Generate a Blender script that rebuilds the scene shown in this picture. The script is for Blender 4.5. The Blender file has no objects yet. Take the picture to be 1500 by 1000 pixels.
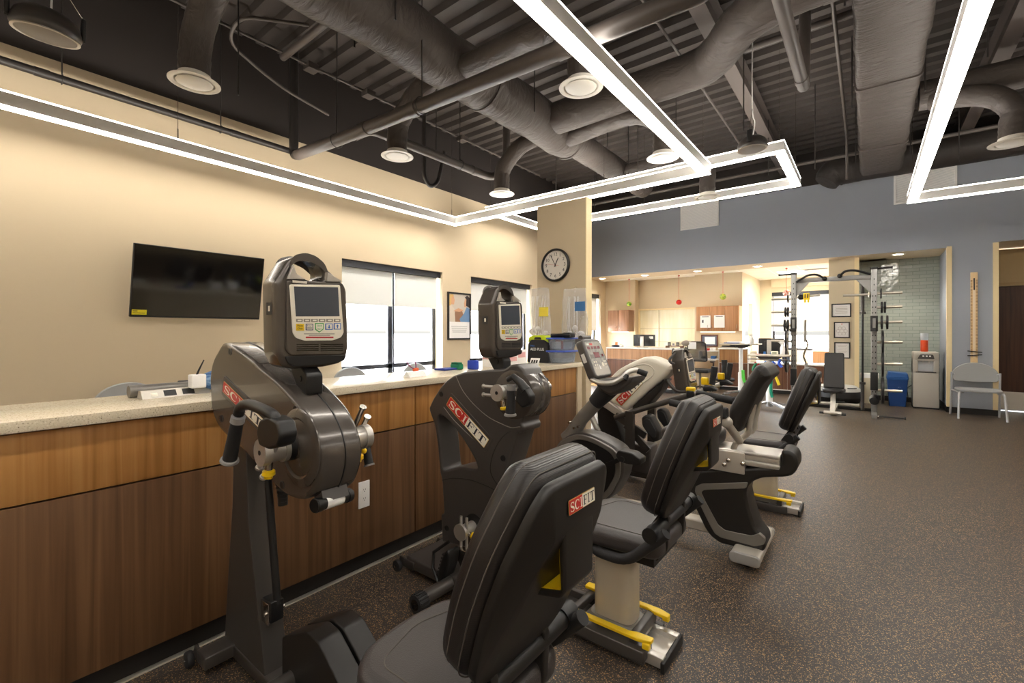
import bpy, bmesh, math, random
from mathutils import Vector, Matrix, Euler
PI = math.pi
R = math.radians
random.seed(7)
C = bpy.context.scene.collection

# ---------------------------------------------------------------- camera
ANG = math.atan(521/667.0)          # heading, turned left from the line of the counter (+Y)
F = 667.0; EYE = 1.38
CA, SA = math.cos(ANG), math.sin(ANG)
cd = bpy.data.cameras.new('camera')
cam = bpy.data.objects.new('camera', cd); C.objects.link(cam)
cam.location = (0, 0, EYE); cam.rotation_euler = (R(90), 0, ANG)
cd.lens = 36*F/1500; cd.sensor_width = 36; cd.shift_y = -13/1500; cd.clip_start = 0.05; cd.clip_end = 200
bpy.context.scene.camera = cam

def at(px, py, X=None, Y=None, Z=None):
    """the point of the plane X=, Y= or Z= measured at a place of the photograph"""
    u = (px-750)/F; w = (487-py)/F
    d = Vector((-SA+u*CA, CA+u*SA, w))
    t = X/d.x if X is not None else (Y/d.y if Y is not None else (Z-EYE)/d.z)
    return Vector((d.x*t, d.y*t, EYE+d.z*t))
def xz(pts, Y):
    """side outline of something standing in the plane Y=: list of (x, z)"""
    return [(p.x, p.z) for p in (at(a, b, Y=Y) for a, b in pts)]

# ---------------------------------------------------------------- materials
def srgb(r, g, b):
    f = lambda c: c/12.92 if c <= .04045 else ((c+.055)/1.055)**2.4
    return (f(r/255), f(g/255), f(b/255), 1)
MATS = {}
def mat(name, col, rough=.5, metal=0, spec=.5, bump=None, bscale=40, bstr=.2, var=0, vscale=3, coat=0, alpha=1, emis=None, estr=0, trans=0):
    if name in MATS: return MATS[name]
    m = bpy.data.materials.new(name); m.use_nodes = True; nt = m.node_tree; N = nt.nodes; L = nt.links
    b = N['Principled BSDF']
    c = srgb(*col)
    b.inputs['Base Color'].default_value = c; b.inputs['Roughness'].default_value = rough
    b.inputs['Metallic'].default_value = metal; b.inputs['Specular IOR Level'].default_value = spec
    b.inputs['Coat Weight'].default_value = coat; b.inputs['Alpha'].default_value = alpha
    b.inputs['Transmission Weight'].default_value = trans
    if emis:
        b.inputs['Emission Color'].default_value = srgb(*emis); b.inputs['Emission Strength'].default_value = estr
    tc = N.new('ShaderNodeTexCoord')
    if var:
        n = N.new('ShaderNodeTexNoise'); n.inputs['Scale'].default_value = vscale; n.inputs['Detail'].default_value = 4
        L.new(tc.outputs['Object'], n.inputs['Vector'])
        mx = N.new('ShaderNodeMix'); mx.data_type = 'RGBA'
        mx.inputs['A'].default_value = tuple(min(1, x*(1-var)) for x in c[:3])+(1,)
        mx.inputs['B'].default_value = tuple(min(1, x*(1+var)) for x in c[:3])+(1,)
        L.new(n.outputs['Fac'], mx.inputs['Factor']); L.new(mx.outputs['Result'], b.inputs['Base Color'])
    if bump:
        if bump == 'noise':
            n = N.new('ShaderNodeTexNoise'); n.inputs['Detail'].default_value = 5
        elif bump == 'voronoi':
            n = N.new('ShaderNodeTexVoronoi')
        else:
            n = N.new('ShaderNodeTexWave'); n.bands_direction = bump; n.inputs['Distortion'].default_value = .3
        n.inputs['Scale'].default_value = bscale
        L.new(tc.outputs['Object'], n.inputs['Vector'])
        bp = N.new('ShaderNodeBump'); bp.inputs['Strength'].default_value = bstr; bp.inputs['Distance'].default_value = .01
        L.new(n.outputs[0], bp.inputs['Height']); L.new(bp.outputs['Normal'], b.inputs['Normal'])
    MATS[name] = m
    return m
def ramp_mat(name, tex, scale, stops, stretch=(1, 1, 1), rough=.45, spec=.4, bstr=0, detail=6, distort=0, coat=0):
    if name in MATS: return MATS[name]
    m = bpy.data.materials.new(name); m.use_nodes = True; nt = m.node_tree; N = nt.nodes; L = nt.links
    b = N['Principled BSDF']; b.inputs['Roughness'].default_value = rough; b.inputs['Specular IOR Level'].default_value = spec
    b.inputs['Coat Weight'].default_value = coat
    tc = N.new('ShaderNodeTexCoord'); mp = N.new('ShaderNodeMapping'); mp.inputs['Scale'].default_value = stretch
    L.new(tc.outputs['Object'], mp.inputs['Vector'])
    n = N.new('ShaderNodeTexNoise' if tex == 'noise' else 'ShaderNodeTexVoronoi'); n.inputs['Scale'].default_value = scale
    if tex == 'noise':
        n.inputs['Detail'].default_value = detail; n.inputs['Distortion'].default_value = distort
    L.new(mp.outputs['Vector'], n.inputs['Vector'])
    rp = N.new('ShaderNodeValToRGB'); e = rp.color_ramp.elements
    e[0].position = stops[0][0]; e[0].color = srgb(*stops[0][1]); e[1].position = stops[-1][0]; e[1].color = srgb(*stops[-1][1])
    for p, c in stops[1:-1]:
        k = e.new(p); k.color = srgb(*c)
    src = n.outputs['Color'] if tex == 'voronoi' else n.outputs['Fac']
    L.new(src, rp.inputs['Fac']); L.new(rp.outputs['Color'], b.inputs['Base Color'])
    if bstr:
        bp = N.new('ShaderNodeBump'); bp.inputs['Strength'].default_value = bstr; bp.inputs['Distance'].default_value = .004
        L.new(n.outputs[0], bp.inputs['Height']); L.new(bp.outputs['Normal'], b.inputs['Normal'])
    MATS[name] = m
    return m
def emit(name, col, strength):
    if name in MATS: return MATS[name]
    m = bpy.data.materials.new(name); m.use_nodes = True; N = m.node_tree.nodes; N.clear()
    e = N.new('ShaderNodeEmission'); e.inputs['Color'].default_value = srgb(*col); e.inputs['Strength'].default_value = strength
    o = N.new('ShaderNodeOutputMaterial'); m.node_tree.links.new(e.outputs[0], o.inputs['Surface'])
    MATS[name] = m
    return m

# ---------------------------------------------------------------- mesh builder
def frame(d, up=Vector((0, 0, 1))):
    d = d.normalized()
    if abs(d.dot(up)) > .98: up = Vector((0, 1, 0))
    s = d.cross(up).normalized(); return s, s.cross(d).normalized()
def smooth_path(pts, n=6):
    P = [Vector(p) for p in pts]
    if len(P) < 3: return P
    out = []
    for i in range(len(P)-1):
        p0 = P[i-1] if i else P[0]*2-P[1]; p1, p2 = P[i], P[i+1]; p3 = P[i+2] if i+2 < len(P) else P[-1]*2-P[-2]
        for k in range(n):
            t = k/n
            out.append(.5*((2*p1)+(-p0+p2)*t+(2*p0-5*p1+4*p2-p3)*t*t+(-p0+3*p1-3*p2+p3)*t**3))
    out.append(P[-1]); return out
def fillet(pts, r, n=5):
    """round the corners of a 3-D or 2-D open path"""
    P = [Vector(p) for p in pts]; out = [P[0]]
    for i in range(1, len(P)-1):
        a, b, c = P[i-1], P[i], P[i+1]
        la, lc = (a-b).length, (c-b).length; q = min(r, la*.45, lc*.45)
        s, e = b+(a-b)/la*q, b+(c-b)/lc*q
        for k in range(n+1):
            t = k/n; out.append(s*(1-t)**2+b*2*t*(1-t)+e*t*t)
    out.append(P[-1]); return out
def rounded(poly, r, n=5):
    """round the corners of a closed 2-D outline; r may be a list"""
    P = [Vector(p) for p in poly]; out = []; L = len(P)
    for i in range(L):
        a, b, c = P[i-1], P[i], P[(i+1) % L]
        rr = r[i] if isinstance(r, (list, tuple)) else r
        la, lc = (a-b).length, (c-b).length; q = min(rr, la*.45, lc*.45)
        if q < 1e-5: out.append(b); continue
        s, e = b+(a-b)/la*q, b+(c-b)/lc*q
        for k in range(n+1):
            t = k/n; out.append(s*(1-t)**2+b*2*t*(1-t)+e*t*t)
    return [tuple(p) for p in out]
def closed_smooth(poly, n=4):
    P = [Vector(p) for p in poly]; L = len(P); out = []
    for i in range(L):
        p0, p1, p2, p3 = P[i-1], P[i], P[(i+1) % L], P[(i+2) % L]
        for k in range(n):
            t = k/n
            out.append(tuple(.5*((2*p1)+(-p0+p2)*t+(2*p0-5*p1+4*p2-p3)*t*t+(-p0+3*p1-3*p2+p3)*t**3)))
    return out
AX_Y = Matrix(((1, 0, 0, 0), (0, 0, -1, 0), (0, 1, 0, 0), (0, 0, 0, 1)))   # plane (x, y) drawn -> (x, z); its normal -> -Y
AX_X = Matrix(((0, 0, 1, 0), (1, 0, 0, 0), (0, 1, 0, 0), (0, 0, 0, 1)))    # plane (x, y) drawn -> (y, z); its normal -> +X

class MB:
    def __init__(s): s.v = []; s.f = []; s.fm = []; s.mats = []; s.M = Matrix(); s.cur = None
    def use(s, m): s.cur = m; return s
    def add(s, vs, fs, M=None):
        if s.cur not in s.mats: s.mats.append(s.cur)
        k = s.mats.index(s.cur); b = len(s.v); T = s.M @ M if M is not None else s.M
        flip = T.determinant() < 0
        s.v += [T @ Vector(v) for v in vs]
        for f in fs:
            f = tuple(f) if not flip else tuple(reversed(f))
            s.f.append(tuple(i+b for i in f)); s.fm.append(k)
        return s
    def box(s, a, b, M=None):
        x0, x1 = sorted((a[0], b[0])); y0, y1 = sorted((a[1], b[1])); z0, z1 = sorted((a[2], b[2]))
        v = [(x0, y0, z0), (x1, y0, z0), (x1, y1, z0), (x0, y1, z0), (x0, y0, z1), (x1, y0, z1), (x1, y1, z1), (x0, y1, z1)]
        return s.add(v, [(0, 3, 2, 1), (4, 5, 6, 7), (0, 1, 5, 4), (1, 2, 6, 5), (2, 3, 7, 6), (3, 0, 4, 7)], M)
    def rbox(s, a, b, r=.01, seg=3, M=None):
        bm = bmesh.new(); bmesh.ops.create_cube(bm, size=1)
        for v in bm.verts: v.co = Vector([(a[i]+b[i])/2+v.co[i]*abs(b[i]-a[i]) for i in range(3)])
        r = min(r, *[abs(b[i]-a[i])*.49 for i in range(3)])
        bmesh.ops.bevel(bm, geom=bm.edges[:]+bm.verts[:], offset=r, segments=seg, affect='EDGES', profile=.5)
        bm.verts.index_update()
        s.add([v.co.copy() for v in bm.verts], [[v.index for v in f.verts] for f in bm.faces], M); bm.free(); return s
    def tube(s, path, r, n=12, caps=True, closed=False, sx=1, M=None):
        P = [Vector(p) for p in path]; L = len(P); rs = r if isinstance(r, (list, tuple)) else [r]*L
        vs = []; fs = []; up = None
        for i, p in enumerate(P):
            a = P[i-1] if (i or closed) else P[0]; b = P[(i+1) % L] if (i < L-1 or closed) else P[-1]
            d = (b-a).normalized()
            if up is None: s1, up = frame(d)
            else:
                s1 = d.cross(up)
                if s1.length < 1e-6: s1, up = frame(d)
                s1.normalize(); up = s1.cross(d).normalized()
            for k in range(n):
                t = 2*PI*k/n; vs.append(p+s1*math.cos(t)*rs[i]*sx+up*math.sin(t)*rs[i])
        for i in range(L if closed else L-1):
            j = (i+1) % L
            for k in range(n):
                q = (k+1) % n; fs.append((i*n+k, j*n+k, j*n+q, i*n+q))
        if caps and not closed: fs += [tuple(range(n)), tuple(reversed(range((L-1)*n, L*n)))]
        return s.add(vs, fs, M)
    def cyl(s, a, b, r, r1=None, n=24, M=None):
        return s.tube([a, b], [r, r if r1 is None else r1], n, M=M)
    def bar(s, a, b, w, h, up=(0, 0, 1), M=None):
        """rectangular bar from a to b"""
        a, b = Vector(a), Vector(b); d = b-a; sd, u = frame(d, Vector(up)); vs = []
        for p in (a, b):
            for q in ((-1, -1), (1, -1), (1, 1), (-1, 1)): vs.append(p+sd*q[0]*w/2+u*q[1]*h/2)
        return s.add(vs, [(0, 1, 2, 3), (7, 6, 5, 4), (0, 4, 5, 1), (1, 5, 6, 2), (2, 6, 7, 3), (3, 7, 4, 0)], M)
    def lathe(s, c, prof, axis=(0, 0, 1), n=28, M=None, caps=True):
        """prof = [(radius, height along the axis)]"""
        c = Vector(c); ax = Vector(axis).normalized(); s1, u = frame(ax); vs = []; fs = []
        for r, h in prof:
            for k in range(n):
                t = 2*PI*k/n; vs.append(c+ax*h+(s1*math.cos(t)+u*math.sin(t))*max(r, 1e-4))
        for i in range(len(prof)-1):
            for k in range(n):
                q = (k+1) % n; fs.append((i*n+k, (i+1)*n+k, (i+1)*n+q, i*n+q))
        if caps: fs += [tuple(range(n)), tuple(reversed(range((len(prof)-1)*n, len(prof)*n)))]
        return s.add(vs, fs, M)
    def ball(s, c, r, n=20, M=None):
        r = (r, r, r) if not isinstance(r, (tuple, list)) else r; m = n//2; vs = []; fs = []
        for i in range(m+1):
            a = PI*i/m
            for k in range(n):
                t = 2*PI*k/n; vs.append((c[0]+r[0]*math.sin(a)*math.cos(t), c[1]+r[1]*math.sin(a)*math.sin(t), c[2]+r[2]*math.cos(a)))
        for i in range(m):
            for k in range(n):
                q = (k+1) % n; fs.append((i*n+k, (i+1)*n+k, (i+1)*n+q, i*n+q))
        return s.add(vs, fs, M)
    def loft(s, rings, caps=True, M=None):
        n = len(rings[0]); vs = [p for r in rings for p in r]; fs = []
        for i in range(len(rings)-1):
            for k in range(n):
                q = (k+1) % n; fs.append((i*n+k, i*n+q, (i+1)*n+q, (i+1)*n+k))
        if caps: fs += [tuple(reversed(range(n))), tuple(range((len(rings)-1)*n, len(rings)*n))]
        return s.add(vs, fs, M)
    def from_data(s, cu, M=None):
        ob = bpy.data.objects.new('tmp', cu); me = bpy.data.meshes.new_from_object(ob)
        s.add([v.co.copy() for v in me.vertices], [tuple(p.vertices) for p in me.polygons], M)
        bpy.data.objects.remove(ob); bpy.data.meshes.remove(me); bpy.data.curves.remove(cu); return s
    def plate(s, outline, t0, t1, bev=.004, holes=(), M=None, res=2):
        """flat outline with holes, thick from t0 to t1 along its normal, edges rounded by bev"""
        cu = bpy.data.curves.new('c', 'CURVE'); cu.dimensions = '2D'; cu.fill_mode = 'BOTH'
        for pl in [outline]+list(holes):
            sp = cu.splines.new('POLY'); sp.points.add(len(pl)-1); sp.use_cyclic_u = True
            for i, p in enumerate(pl): sp.points[i].co = (p[0], p[1], 0, 1)
        h = abs(t1-t0)/2; bev = min(bev, h*.95)
        cu.extrude = h-bev; cu.bevel_depth = bev; cu.bevel_resolution = res; cu.offset = -bev
        T = Matrix.Translation((0, 0, (t0+t1)/2))
        return s.from_data(cu, (M @ T) if M is not None else T)
    def side(s, outline, y0, y1, bev=.004, holes=(), res=2):
        """outline in (x, z), from y0 to y1"""
        return s.plate(outline, -y1, -y0, bev, holes, AX_Y, res)
    def front(s, outline, x0, x1, bev=.004, holes=(), res=2):
        """outline in (y, z), from x0 to x1"""
        return s.plate(outline, x0, x1, bev, holes, AX_X, res)
    def text(s, body, size, M, depth=.0006, align='CENTER', sx=1):
        cu = bpy.data.curves.new('t', 'FONT'); cu.body = body; cu.size = size; cu.extrude = depth
        cu.align_x = align; cu.align_y = 'CENTER'; cu.resolution_u = 3
        return s.from_data(cu, M @ Matrix.Scale(sx, 4, (1, 0, 0)) if sx != 1 else M)
    def build(s, name, m=None, parent=None, ang=38):
        if m is not None and s.cur is None: s.mats = [m]
        me = bpy.data.meshes.new(name)
        org = ORG.get(parent.name, Vector()) if parent else Vector()
        me.from_pydata([v-org for v in s.v], [], s.f)
        for q in s.mats:
            if q: me.materials.append(q)
        me.polygons.foreach_set('material_index', s.fm); me.polygons.foreach_set('use_smooth', [True]*len(s.f))
        me.update(); me.set_sharp_from_angle(angle=R(ang))
        o = bpy.data.objects.new(name, me); C.objects.link(o)
        if parent: o.parent = parent; ORG[o.name] = org
        return o
ORG = {}
def mb(m): return MB().use(m)
def tag(o, label, cat, group=None, kind=None):
    if label: o['label'] = label
    if cat: o['category'] = cat
    if group: o['group'] = group
    if kind: o['kind'] = kind
    return o
def thing(name, label, cat, loc=(0, 0, 0), group=None):
    o = bpy.data.objects.new(name, None); C.objects.link(o); o.empty_display_size = .05
    o.location = loc; ORG[o.name] = Vector(loc); return tag(o, label, cat, group)
def struct(o): o['kind'] = 'structure'; return o
def kids(o): return [c for c in o.children]
def dup(root, loc, rz=None, label=None, group=None):
    def cp(o, par):
        c = o.copy(); C.objects.link(c); c.parent = par
        for k in CH.get(o.name, []): cp(k, c)
        return c
    c = cp(root, None); c.location = loc
    if rz is not None: c.rotation_euler = (0, 0, rz)
    if label: c['label'] = label
    if group: c['group'] = group
    return c
CH = {}
def reg(root):
    """remember the parts of a thing so that copies take them along"""
    for o in C.objects:
        if o.parent: 
            l = CH.setdefault(o.parent.name, [])
            if o not in l: l.append(o)
    return root
def plane_m(origin, xdir, ydir):
    x = Vector(xdir).normalized(); y = Vector(ydir).normalized(); z = x.cross(y)
    M = Matrix((x, y, z)).transposed().to_4x4(); M.translation = Vector(origin); return M

# serif letters of the machine badge, drawn as flat strokes in a unit box
def stroke(b, pts, ws, M, dz):
    P = [Vector((x, y, 0)) for x, y in pts]; vs = []; fs = []
    for i, p in enumerate(P):
        d = (P[min(i+1, len(P)-1)]-P[max(i-1, 0)]).normalized(); nrm = Vector((-d.y, d.x, 0)); w = ws[i] if isinstance(ws, list) else ws
        vs += [p+nrm*w/2+Vector((0, 0, dz)), p-nrm*w/2+Vector((0, 0, dz))]
    for i in range(len(P)-1): fs.append((2*i, 2*i+1, 2*i+3, 2*i+2))
    b.add(vs, fs, M)
def letter(b, ch, x, w, M, dz):
    T = M @ Matrix.Translation((x, 0, 0)) @ Matrix.Diagonal((w, 1, 1, 1))
    def r(x0, x1, y0, y1): b.add([(x0, y0, dz), (x1, y0, dz), (x1, y1, dz), (x0, y1, dz)], [(0, 1, 2, 3)], T)
    if ch == 'I': r(.32, .68, 0, 1); r(.05, .95, 0, .07); r(.05, .95, .93, 1)
    if ch == 'T': r(.39, .61, 0, 1); r(.22, .78, 0, .07); r(0, 1, .9, 1); r(0, .07, .7, 1); r(.93, 1, .7, 1)
    if ch == 'F': r(.17, .4, 0, 1); r(0, .58, 0, .07); r(0, 1, .92, 1); r(.93, 1, .7, 1); r(.3, .75, .47, .55); r(.7, .77, .38, .64)
    if ch == 'C':
        n = 18; a0, a1 = R(42), R(318); pts = []; ws = []
        for i in range(n+1):
            a = a0+(a1-a0)*i/n; pts.append((.52+.42*math.cos(a), .5+.46*math.sin(a))); ws.append(.09+.16*max(0, -math.cos(a)))
        stroke(b, pts, ws, T, dz); r(.85, .93, .66, .98)
    if ch == 'S':
        pts = [(.88, .76), (.8, .88), (.64, .95), (.48, .96), (.3, .93), (.17, .82), (.14, .7), (.22, .58), (.42, .51), (.62, .45), (.82, .36), (.88, .24), (.82, .12), (.66, .05), (.48, .035), (.3, .06), (.17, .15), (.11, .27)]
        ws = [.08, .08, .08, .09, .12, .16, .19, .22, .24, .24, .22, .19, .16, .12, .09, .08, .08, .08]
        stroke(b, pts, ws, T, dz); r(.82, .9, .68, .97); r(.08, .16, .03, .32)
def badge(parent, center, xdir, ydir, w, h, tilt=0):
    """red and cream machine badge reading SCIFIT"""
    M = plane_m(center, xdir, ydir) @ Matrix.Rotation(tilt, 4, 'Z')
    def rr(x0, x1, y0, y1, r): return rounded([(x0, y0), (x1, y0), (x1, y1), (x0, y1)], r, 3)
    b = mb(M_BLK); b.plate(rr(-w/2, w/2, -h/2, h/2, h*.12), 0, .0016, .0003, M=M)
    b.use(M_GOLD).plate(rr(-w/2+h*.03, w/2-h*.03, -h/2+h*.03, h/2-h*.03, h*.1), 0, .0021, .0002, M=M)
    i = h*.07
    b.use(M_RED).plate([(-w/2+i, -h/2+i), (0, -h/2+i), (0, h/2-i), (-w/2+i, h/2-i)], 0, .0026, .0001, M=M)
    b.use(M_CREAM).plate([(0, -h/2+i), (w/2-i, -h/2+i), (w/2-i, h/2-i), (0, h/2-i)], 0, .0026, .0001, M=M)
    L = h*.62; S = M @ Matrix.Translation((0, -L/2, 0)) @ Matrix.Scale(L, 4)
    k = w/L
    b.use(M_CREAM)
    for ch, x, ww in (('S', -.455, .15), ('C', -.29, .17), ('I', -.1, .085)): letter(b, ch, x*k, ww*k, S, .0032/L)
    b.use(M_NAVY)
    for ch, x, ww in (('F', .025, .14), ('I', .185, .085), ('T', .285, .17)): letter(b, ch, x*k, ww*k, S, .0032/L)
    return b.build('badge', None, parent)
# ---------------------------------------------------------------- shared materials
M_WALL = mat('cream wall paint', (209, 192, 163), .75, spec=.2, bump='noise', bscale=220, bstr=.03)
M_DARK = mat('charcoal ceiling paint', (56, 51, 49), .7, spec=.25)
M_BLUE = mat('slate blue wall paint', (162, 168, 178), .75, spec=.2, bump='noise', bscale=220, bstr=.03)
M_TRIM = mat('cream trim', (238, 218, 172), .6)
M_CEIL = mat('ceiling tile', (240, 236, 226), .85)
M_BASE = mat('black rubber base', (30, 28, 27), .5)
M_WHITE = mat('white enamel', (245, 244, 242), .4)
M_BLK = mat('black plastic', (24, 24, 25), .45)
M_GOLD = mat('badge gold', (214, 176, 92), .35)
M_RED = mat('badge red', (200, 40, 36), .35)
M_CREAM = mat('badge cream', (244, 238, 222), .35)
M_NAVY = mat('badge navy', (22, 24, 40), .35)
M_GUN = mat('gunmetal plastic', (84, 78, 73), .24, spec=.7, metal=.25, coat=.25)
M_GUND = mat('dark gunmetal plastic', (68, 64, 62), .36, spec=.6)
M_STEELP = mat('grey painted steel', (78, 74, 71), .33, metal=.35, spec=.5, bump='noise', bscale=500, bstr=.05)
M_CHROME = mat('polished steel', (205, 200, 192), .2, metal=1)
M_BRUSH = mat('brushed steel', (206, 202, 196), .36, metal=.75)
M_SILV = mat('silver paint', (196, 190, 180), .38, metal=.45, spec=.5)
M_SILVD = mat('dark silver paint', (128, 124, 118), .4, metal=.4)
M_RUB = mat('soft black rubber', (36, 36, 38), .7, bump='noise', bscale=300, bstr=.1)
M_GRIP = mat('grey rubber', (150, 148, 146), .6)
M_YEL = mat('yellow plastic', (240, 200, 20), .35)
M_VINYL = mat('black upholstery vinyl', (34, 32, 32), .38, spec=.5, bump='noise', bscale=160, bstr=.12)
M_VINYLR = mat('ribbed upholstery vinyl', (36, 33, 33), .34, spec=.5, bump='Z', bscale=130, bstr=.12)
M_SEAT = mat('dark grey seat vinyl', (60, 56, 56), .38, spec=.5, bump='voronoi', bscale=320, bstr=.1)
M_SHELL = mat('black seat shell', (30, 28, 27), .42, spec=.5)
M_SEAM = mat('grey seam', (84, 79, 74), .7)
M_SCREEN = mat('grey lcd', (72, 78, 88), .25, spec=.6)
M_GLOSSB = mat('glossy black', (10, 10, 12), .08, spec=.6)
M_LBL = mat('printed label', (232, 228, 224), .5)
def wood(name, a, b, c, rough=.38):
    return ramp_mat(name, 'noise', 5.0, [(.3, a), (.5, b), (.72, c)], (5.5, 5.5, .16), rough, .35, detail=10, distort=.7)
M_WOODU = wood('honey wood laminate', (150, 102, 52), (176, 124, 68), (194, 144, 86))
M_WOODL = wood('walnut wood laminate', (84, 58, 38), (104, 74, 50), (122, 90, 62))
M_QUARTZ = ramp_mat('speckled quartz', 'noise', 190, [(.31, (110, 92, 72)), (.37, (220, 206, 178)), (.62, (232, 220, 196)), (.72, (246, 238, 222))], rough=.22, spec=.5, detail=3)
M_LED = emit('led lens', (255, 247, 235), 16)
M_LEDUP = emit('led uplight lens', (255, 247, 235), 9)
M_DIFF = emit('lamp diffuser', (255, 240, 214), 3)
def floor_material():
    m = bpy.data.materials.new('speckled rubber floor'); m.use_nodes = True; nt = m.node_tree; N = nt.nodes; L = nt.links
    b = N['Principled BSDF']; b.inputs['Roughness'].default_value = .42; b.inputs['Specular IOR Level'].default_value = .5
    tc = N.new('ShaderNodeTexCoord'); v = N.new('ShaderNodeTexVoronoi'); v.inputs['Scale'].default_value = 290
    L.new(tc.outputs['Object'], v.inputs['Vector'])
    sp = N.new('ShaderNodeSeparateColor'); L.new(v.outputs['Color'], sp.inputs[0])
    rp = N.new('ShaderNodeValToRGB'); e = rp.color_ramp.elements; rp.color_ramp.interpolation = 'CONSTANT'
    e[0].position = 0; e[0].color = srgb(56, 51, 49); e[1].position = .45; e[1].color = srgb(42, 39, 37)
    for p, c in ((.78, (86, 77, 70)), (.88, (158, 130, 96)), (.95, (188, 146, 94))):
        k = e.new(p); k.color = srgb(*c)
    L.new(sp.outputs[0], rp.inputs['Fac']); L.new(rp.outputs['Color'], b.inputs['Base Color'])
    n = N.new('ShaderNodeTexNoise'); n.inputs['Scale'].default_value = 300; L.new(tc.outputs['Object'], n.inputs['Vector'])
    bp = N.new('ShaderNodeBump'); bp.inputs['Strength'].default_value = .25; bp.inputs['Distance'].default_value = .003
    L.new(n.outputs[0], bp.inputs['Height']); L.new(bp.outputs['Normal'], b.inputs['Normal'])
    return m
M_FLOOR = floor_material()

# ---------------------------------------------------------------- room shell
XL, XR, YB, YF = -6.0, 6.0, 10.86, -4.0      # left wall, right wall, blue wall, wall behind the camera
ZD, ZT, ZS = 4.98, 3.93, 2.85                # deck, top of the cream paint, soffit
YO = 14.4                                    # end of the office behind the blue wall
struct(mb(M_FLOOR).box((XL-.3, YF-.2, -.12), (XR+.3, YO+3, 0)).build('floor'))

def wall_with_windows(x0, x1, y0, y1, wins, ztop):
    b = mb(M_WALL); y = y0
    for (a, c, zb, zt) in wins:
        b.box((x0, y, 0), (x1, a, ztop)); b.box((x0, a, 0), (x1, c, zb)); b.box((x0, a, zt), (x1, c, ztop)); y = c
    b.box((x0, y, 0), (x1, y1, ztop)); return b
WINS = [(3.68, 5.66, .45, 2.46), (6.40, 8.42, .45, 2.46), (9.77, 11.79, .45, 2.46)]
b = wall_with_windows(XL-.28, XL, YF, 12.1, WINS, ZT)
b.use(M_DARK).box((XL-.28, YF, ZT), (XL, YB, ZD+.2))
struct(b.build('wall_left'))
M_FRAME = mat('bronze window frame', (52, 54, 60), .4, metal=.3)
M_SHADE = mat('white roller shade', (236, 238, 236), .8, trans=0)
_n = M_SHADE.node_tree; _t = _n.nodes.new('ShaderNodeBsdfTranslucent'); _t.inputs['Color'].default_value = srgb(236, 238, 234); _m = _n.nodes.new('ShaderNodeMixShader'); _m.inputs[0].default_value = .04
_n.links.new(_n.nodes['Principled BSDF'].outputs[0], _m.inputs[1]); _n.links.new(_t.outputs[0], _m.inputs[2]); _n.links.new(_m.outputs[0], _n.nodes['Material Output'].inputs['Surface'])
M_GLASS = mat('window glass', (255, 255, 255), 0, trans=1)
M_GLASS.node_tree.nodes['Principled BSDF'].inputs['IOR'].default_value = 1.0
def window(n, y0, y1, zb, zt, xw, shades, split=.5):
    f = mb(M_FRAME); xa, xb = xw-.24, xw-.19; ym = y0+(y1-y0)*split
    f.box((xa, y0, zb), (xb, y1, zb+.06)); f.box((xa, y0, zt-.05), (xb, y1, zt))
    f.box((xa, y0, zb), (xb, y0+.06, zt)); f.box((xa, y1-.07, zb), (xb, y1, zt)); f.box((xa, ym-.045, zb), (xb, ym+.045, zt))
    f.box((xa, y0, .80), (xb, y1, .87))
    o = struct(f.build('window_%d' % n))
    mb(M_GLASS).box((xw-.218, y0+.04, zb+.05), (xw-.212, y1-.04, zt-.04)).build('pane', None, o)
    mb(M_FRAME).box((xw-.16, y0+.01, zt-.1), (xw-.05, y1-.005, zt-.002)).build('shade_box', None, o)
    mb(M_FRAME).box((xw-.116, ym-.016, zb+.02), (xw-.106, ym+.016, zt-.09)).build('added_gap_strip', None, o)  # added strip, keeps the bright gap between the two shades dark
    for (a, c), d in zip(((y0+.02, ym-.022), (ym+.022, y1-.05)), shades):
        k = mb(M_SHADE).box((xw-.112, a, zt-d), (xw-.108, c, zt-.09)); k.box((xw-.118, a, zt-d-.03), (xw-.102, c, zt-d))
        k.build('roller_shade', None, o)
window(1, *WINS[0], XL, (.62, .62)); window(2, *WINS[1], XL, (.62, .62)); window(3, *WINS[2], XL, (.98, .98))

# office behind the blue wall
YC = 12.1
b = mb(M_WALL)
b.box((XL-.28, YC, 0), (-5.1, YC+.2, ZS)).box((-5.1, YC+.25, 2.0), (-3.5, YC+.45, ZS)).box((-5.1, YC+.25, 0), (-3.5, YC+.45, .7))
b.box((-5.25, YC+.2, 0), (-5.1, YC+.45, ZS)).box((-3.5, YC, 0), (-2.49, YC+.2, ZS)).box((-3.5, YC+.2, 0), (-3.42, YC+.45, ZS))
struct(b.build('wall_office'))
b = mb(M_WALL).box((-2.49, YC, 0), (-2.39, 12.42, ZS)).box((-2.49, 12.42, 2.13), (-2.39, 13.35, ZS)).box((-2.49, 13.35, 0), (-2.39, YO, ZS))
struct(b.build('wall_office_side'))
FW = (-2.1, -.75, .9, 2.49)
b = mb(M_WALL).box((-2.6, YO, 0), (FW[0], YO+.25, ZS)).box((FW[1], YO, 0), (.2, YO+.25, ZS)).box((FW[0], YO, 0), (FW[1], YO+.25, FW[2])).box((FW[0], YO, FW[3]), (FW[1], YO+.25, ZS))
b.box((-2.1, YO-.1, 2.62), (.2, YO, ZS))
struct(b.build('wall_office_far'))
o = mb(M_FRAME).box((FW[0], YO+.15, FW[2]), (FW[0]+.06, YO+.2, FW[3])).box((FW[1]-.06, YO+.15, FW[2]), (FW[1], YO+.2, FW[3])).box((FW[0], YO+.15, FW[2]), (FW[1], YO+.2, FW[2]+.06)).box((FW[0], YO+.15, FW[3]-.06), (FW[1], YO+.2, FW[3])).build('window_4')
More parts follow.
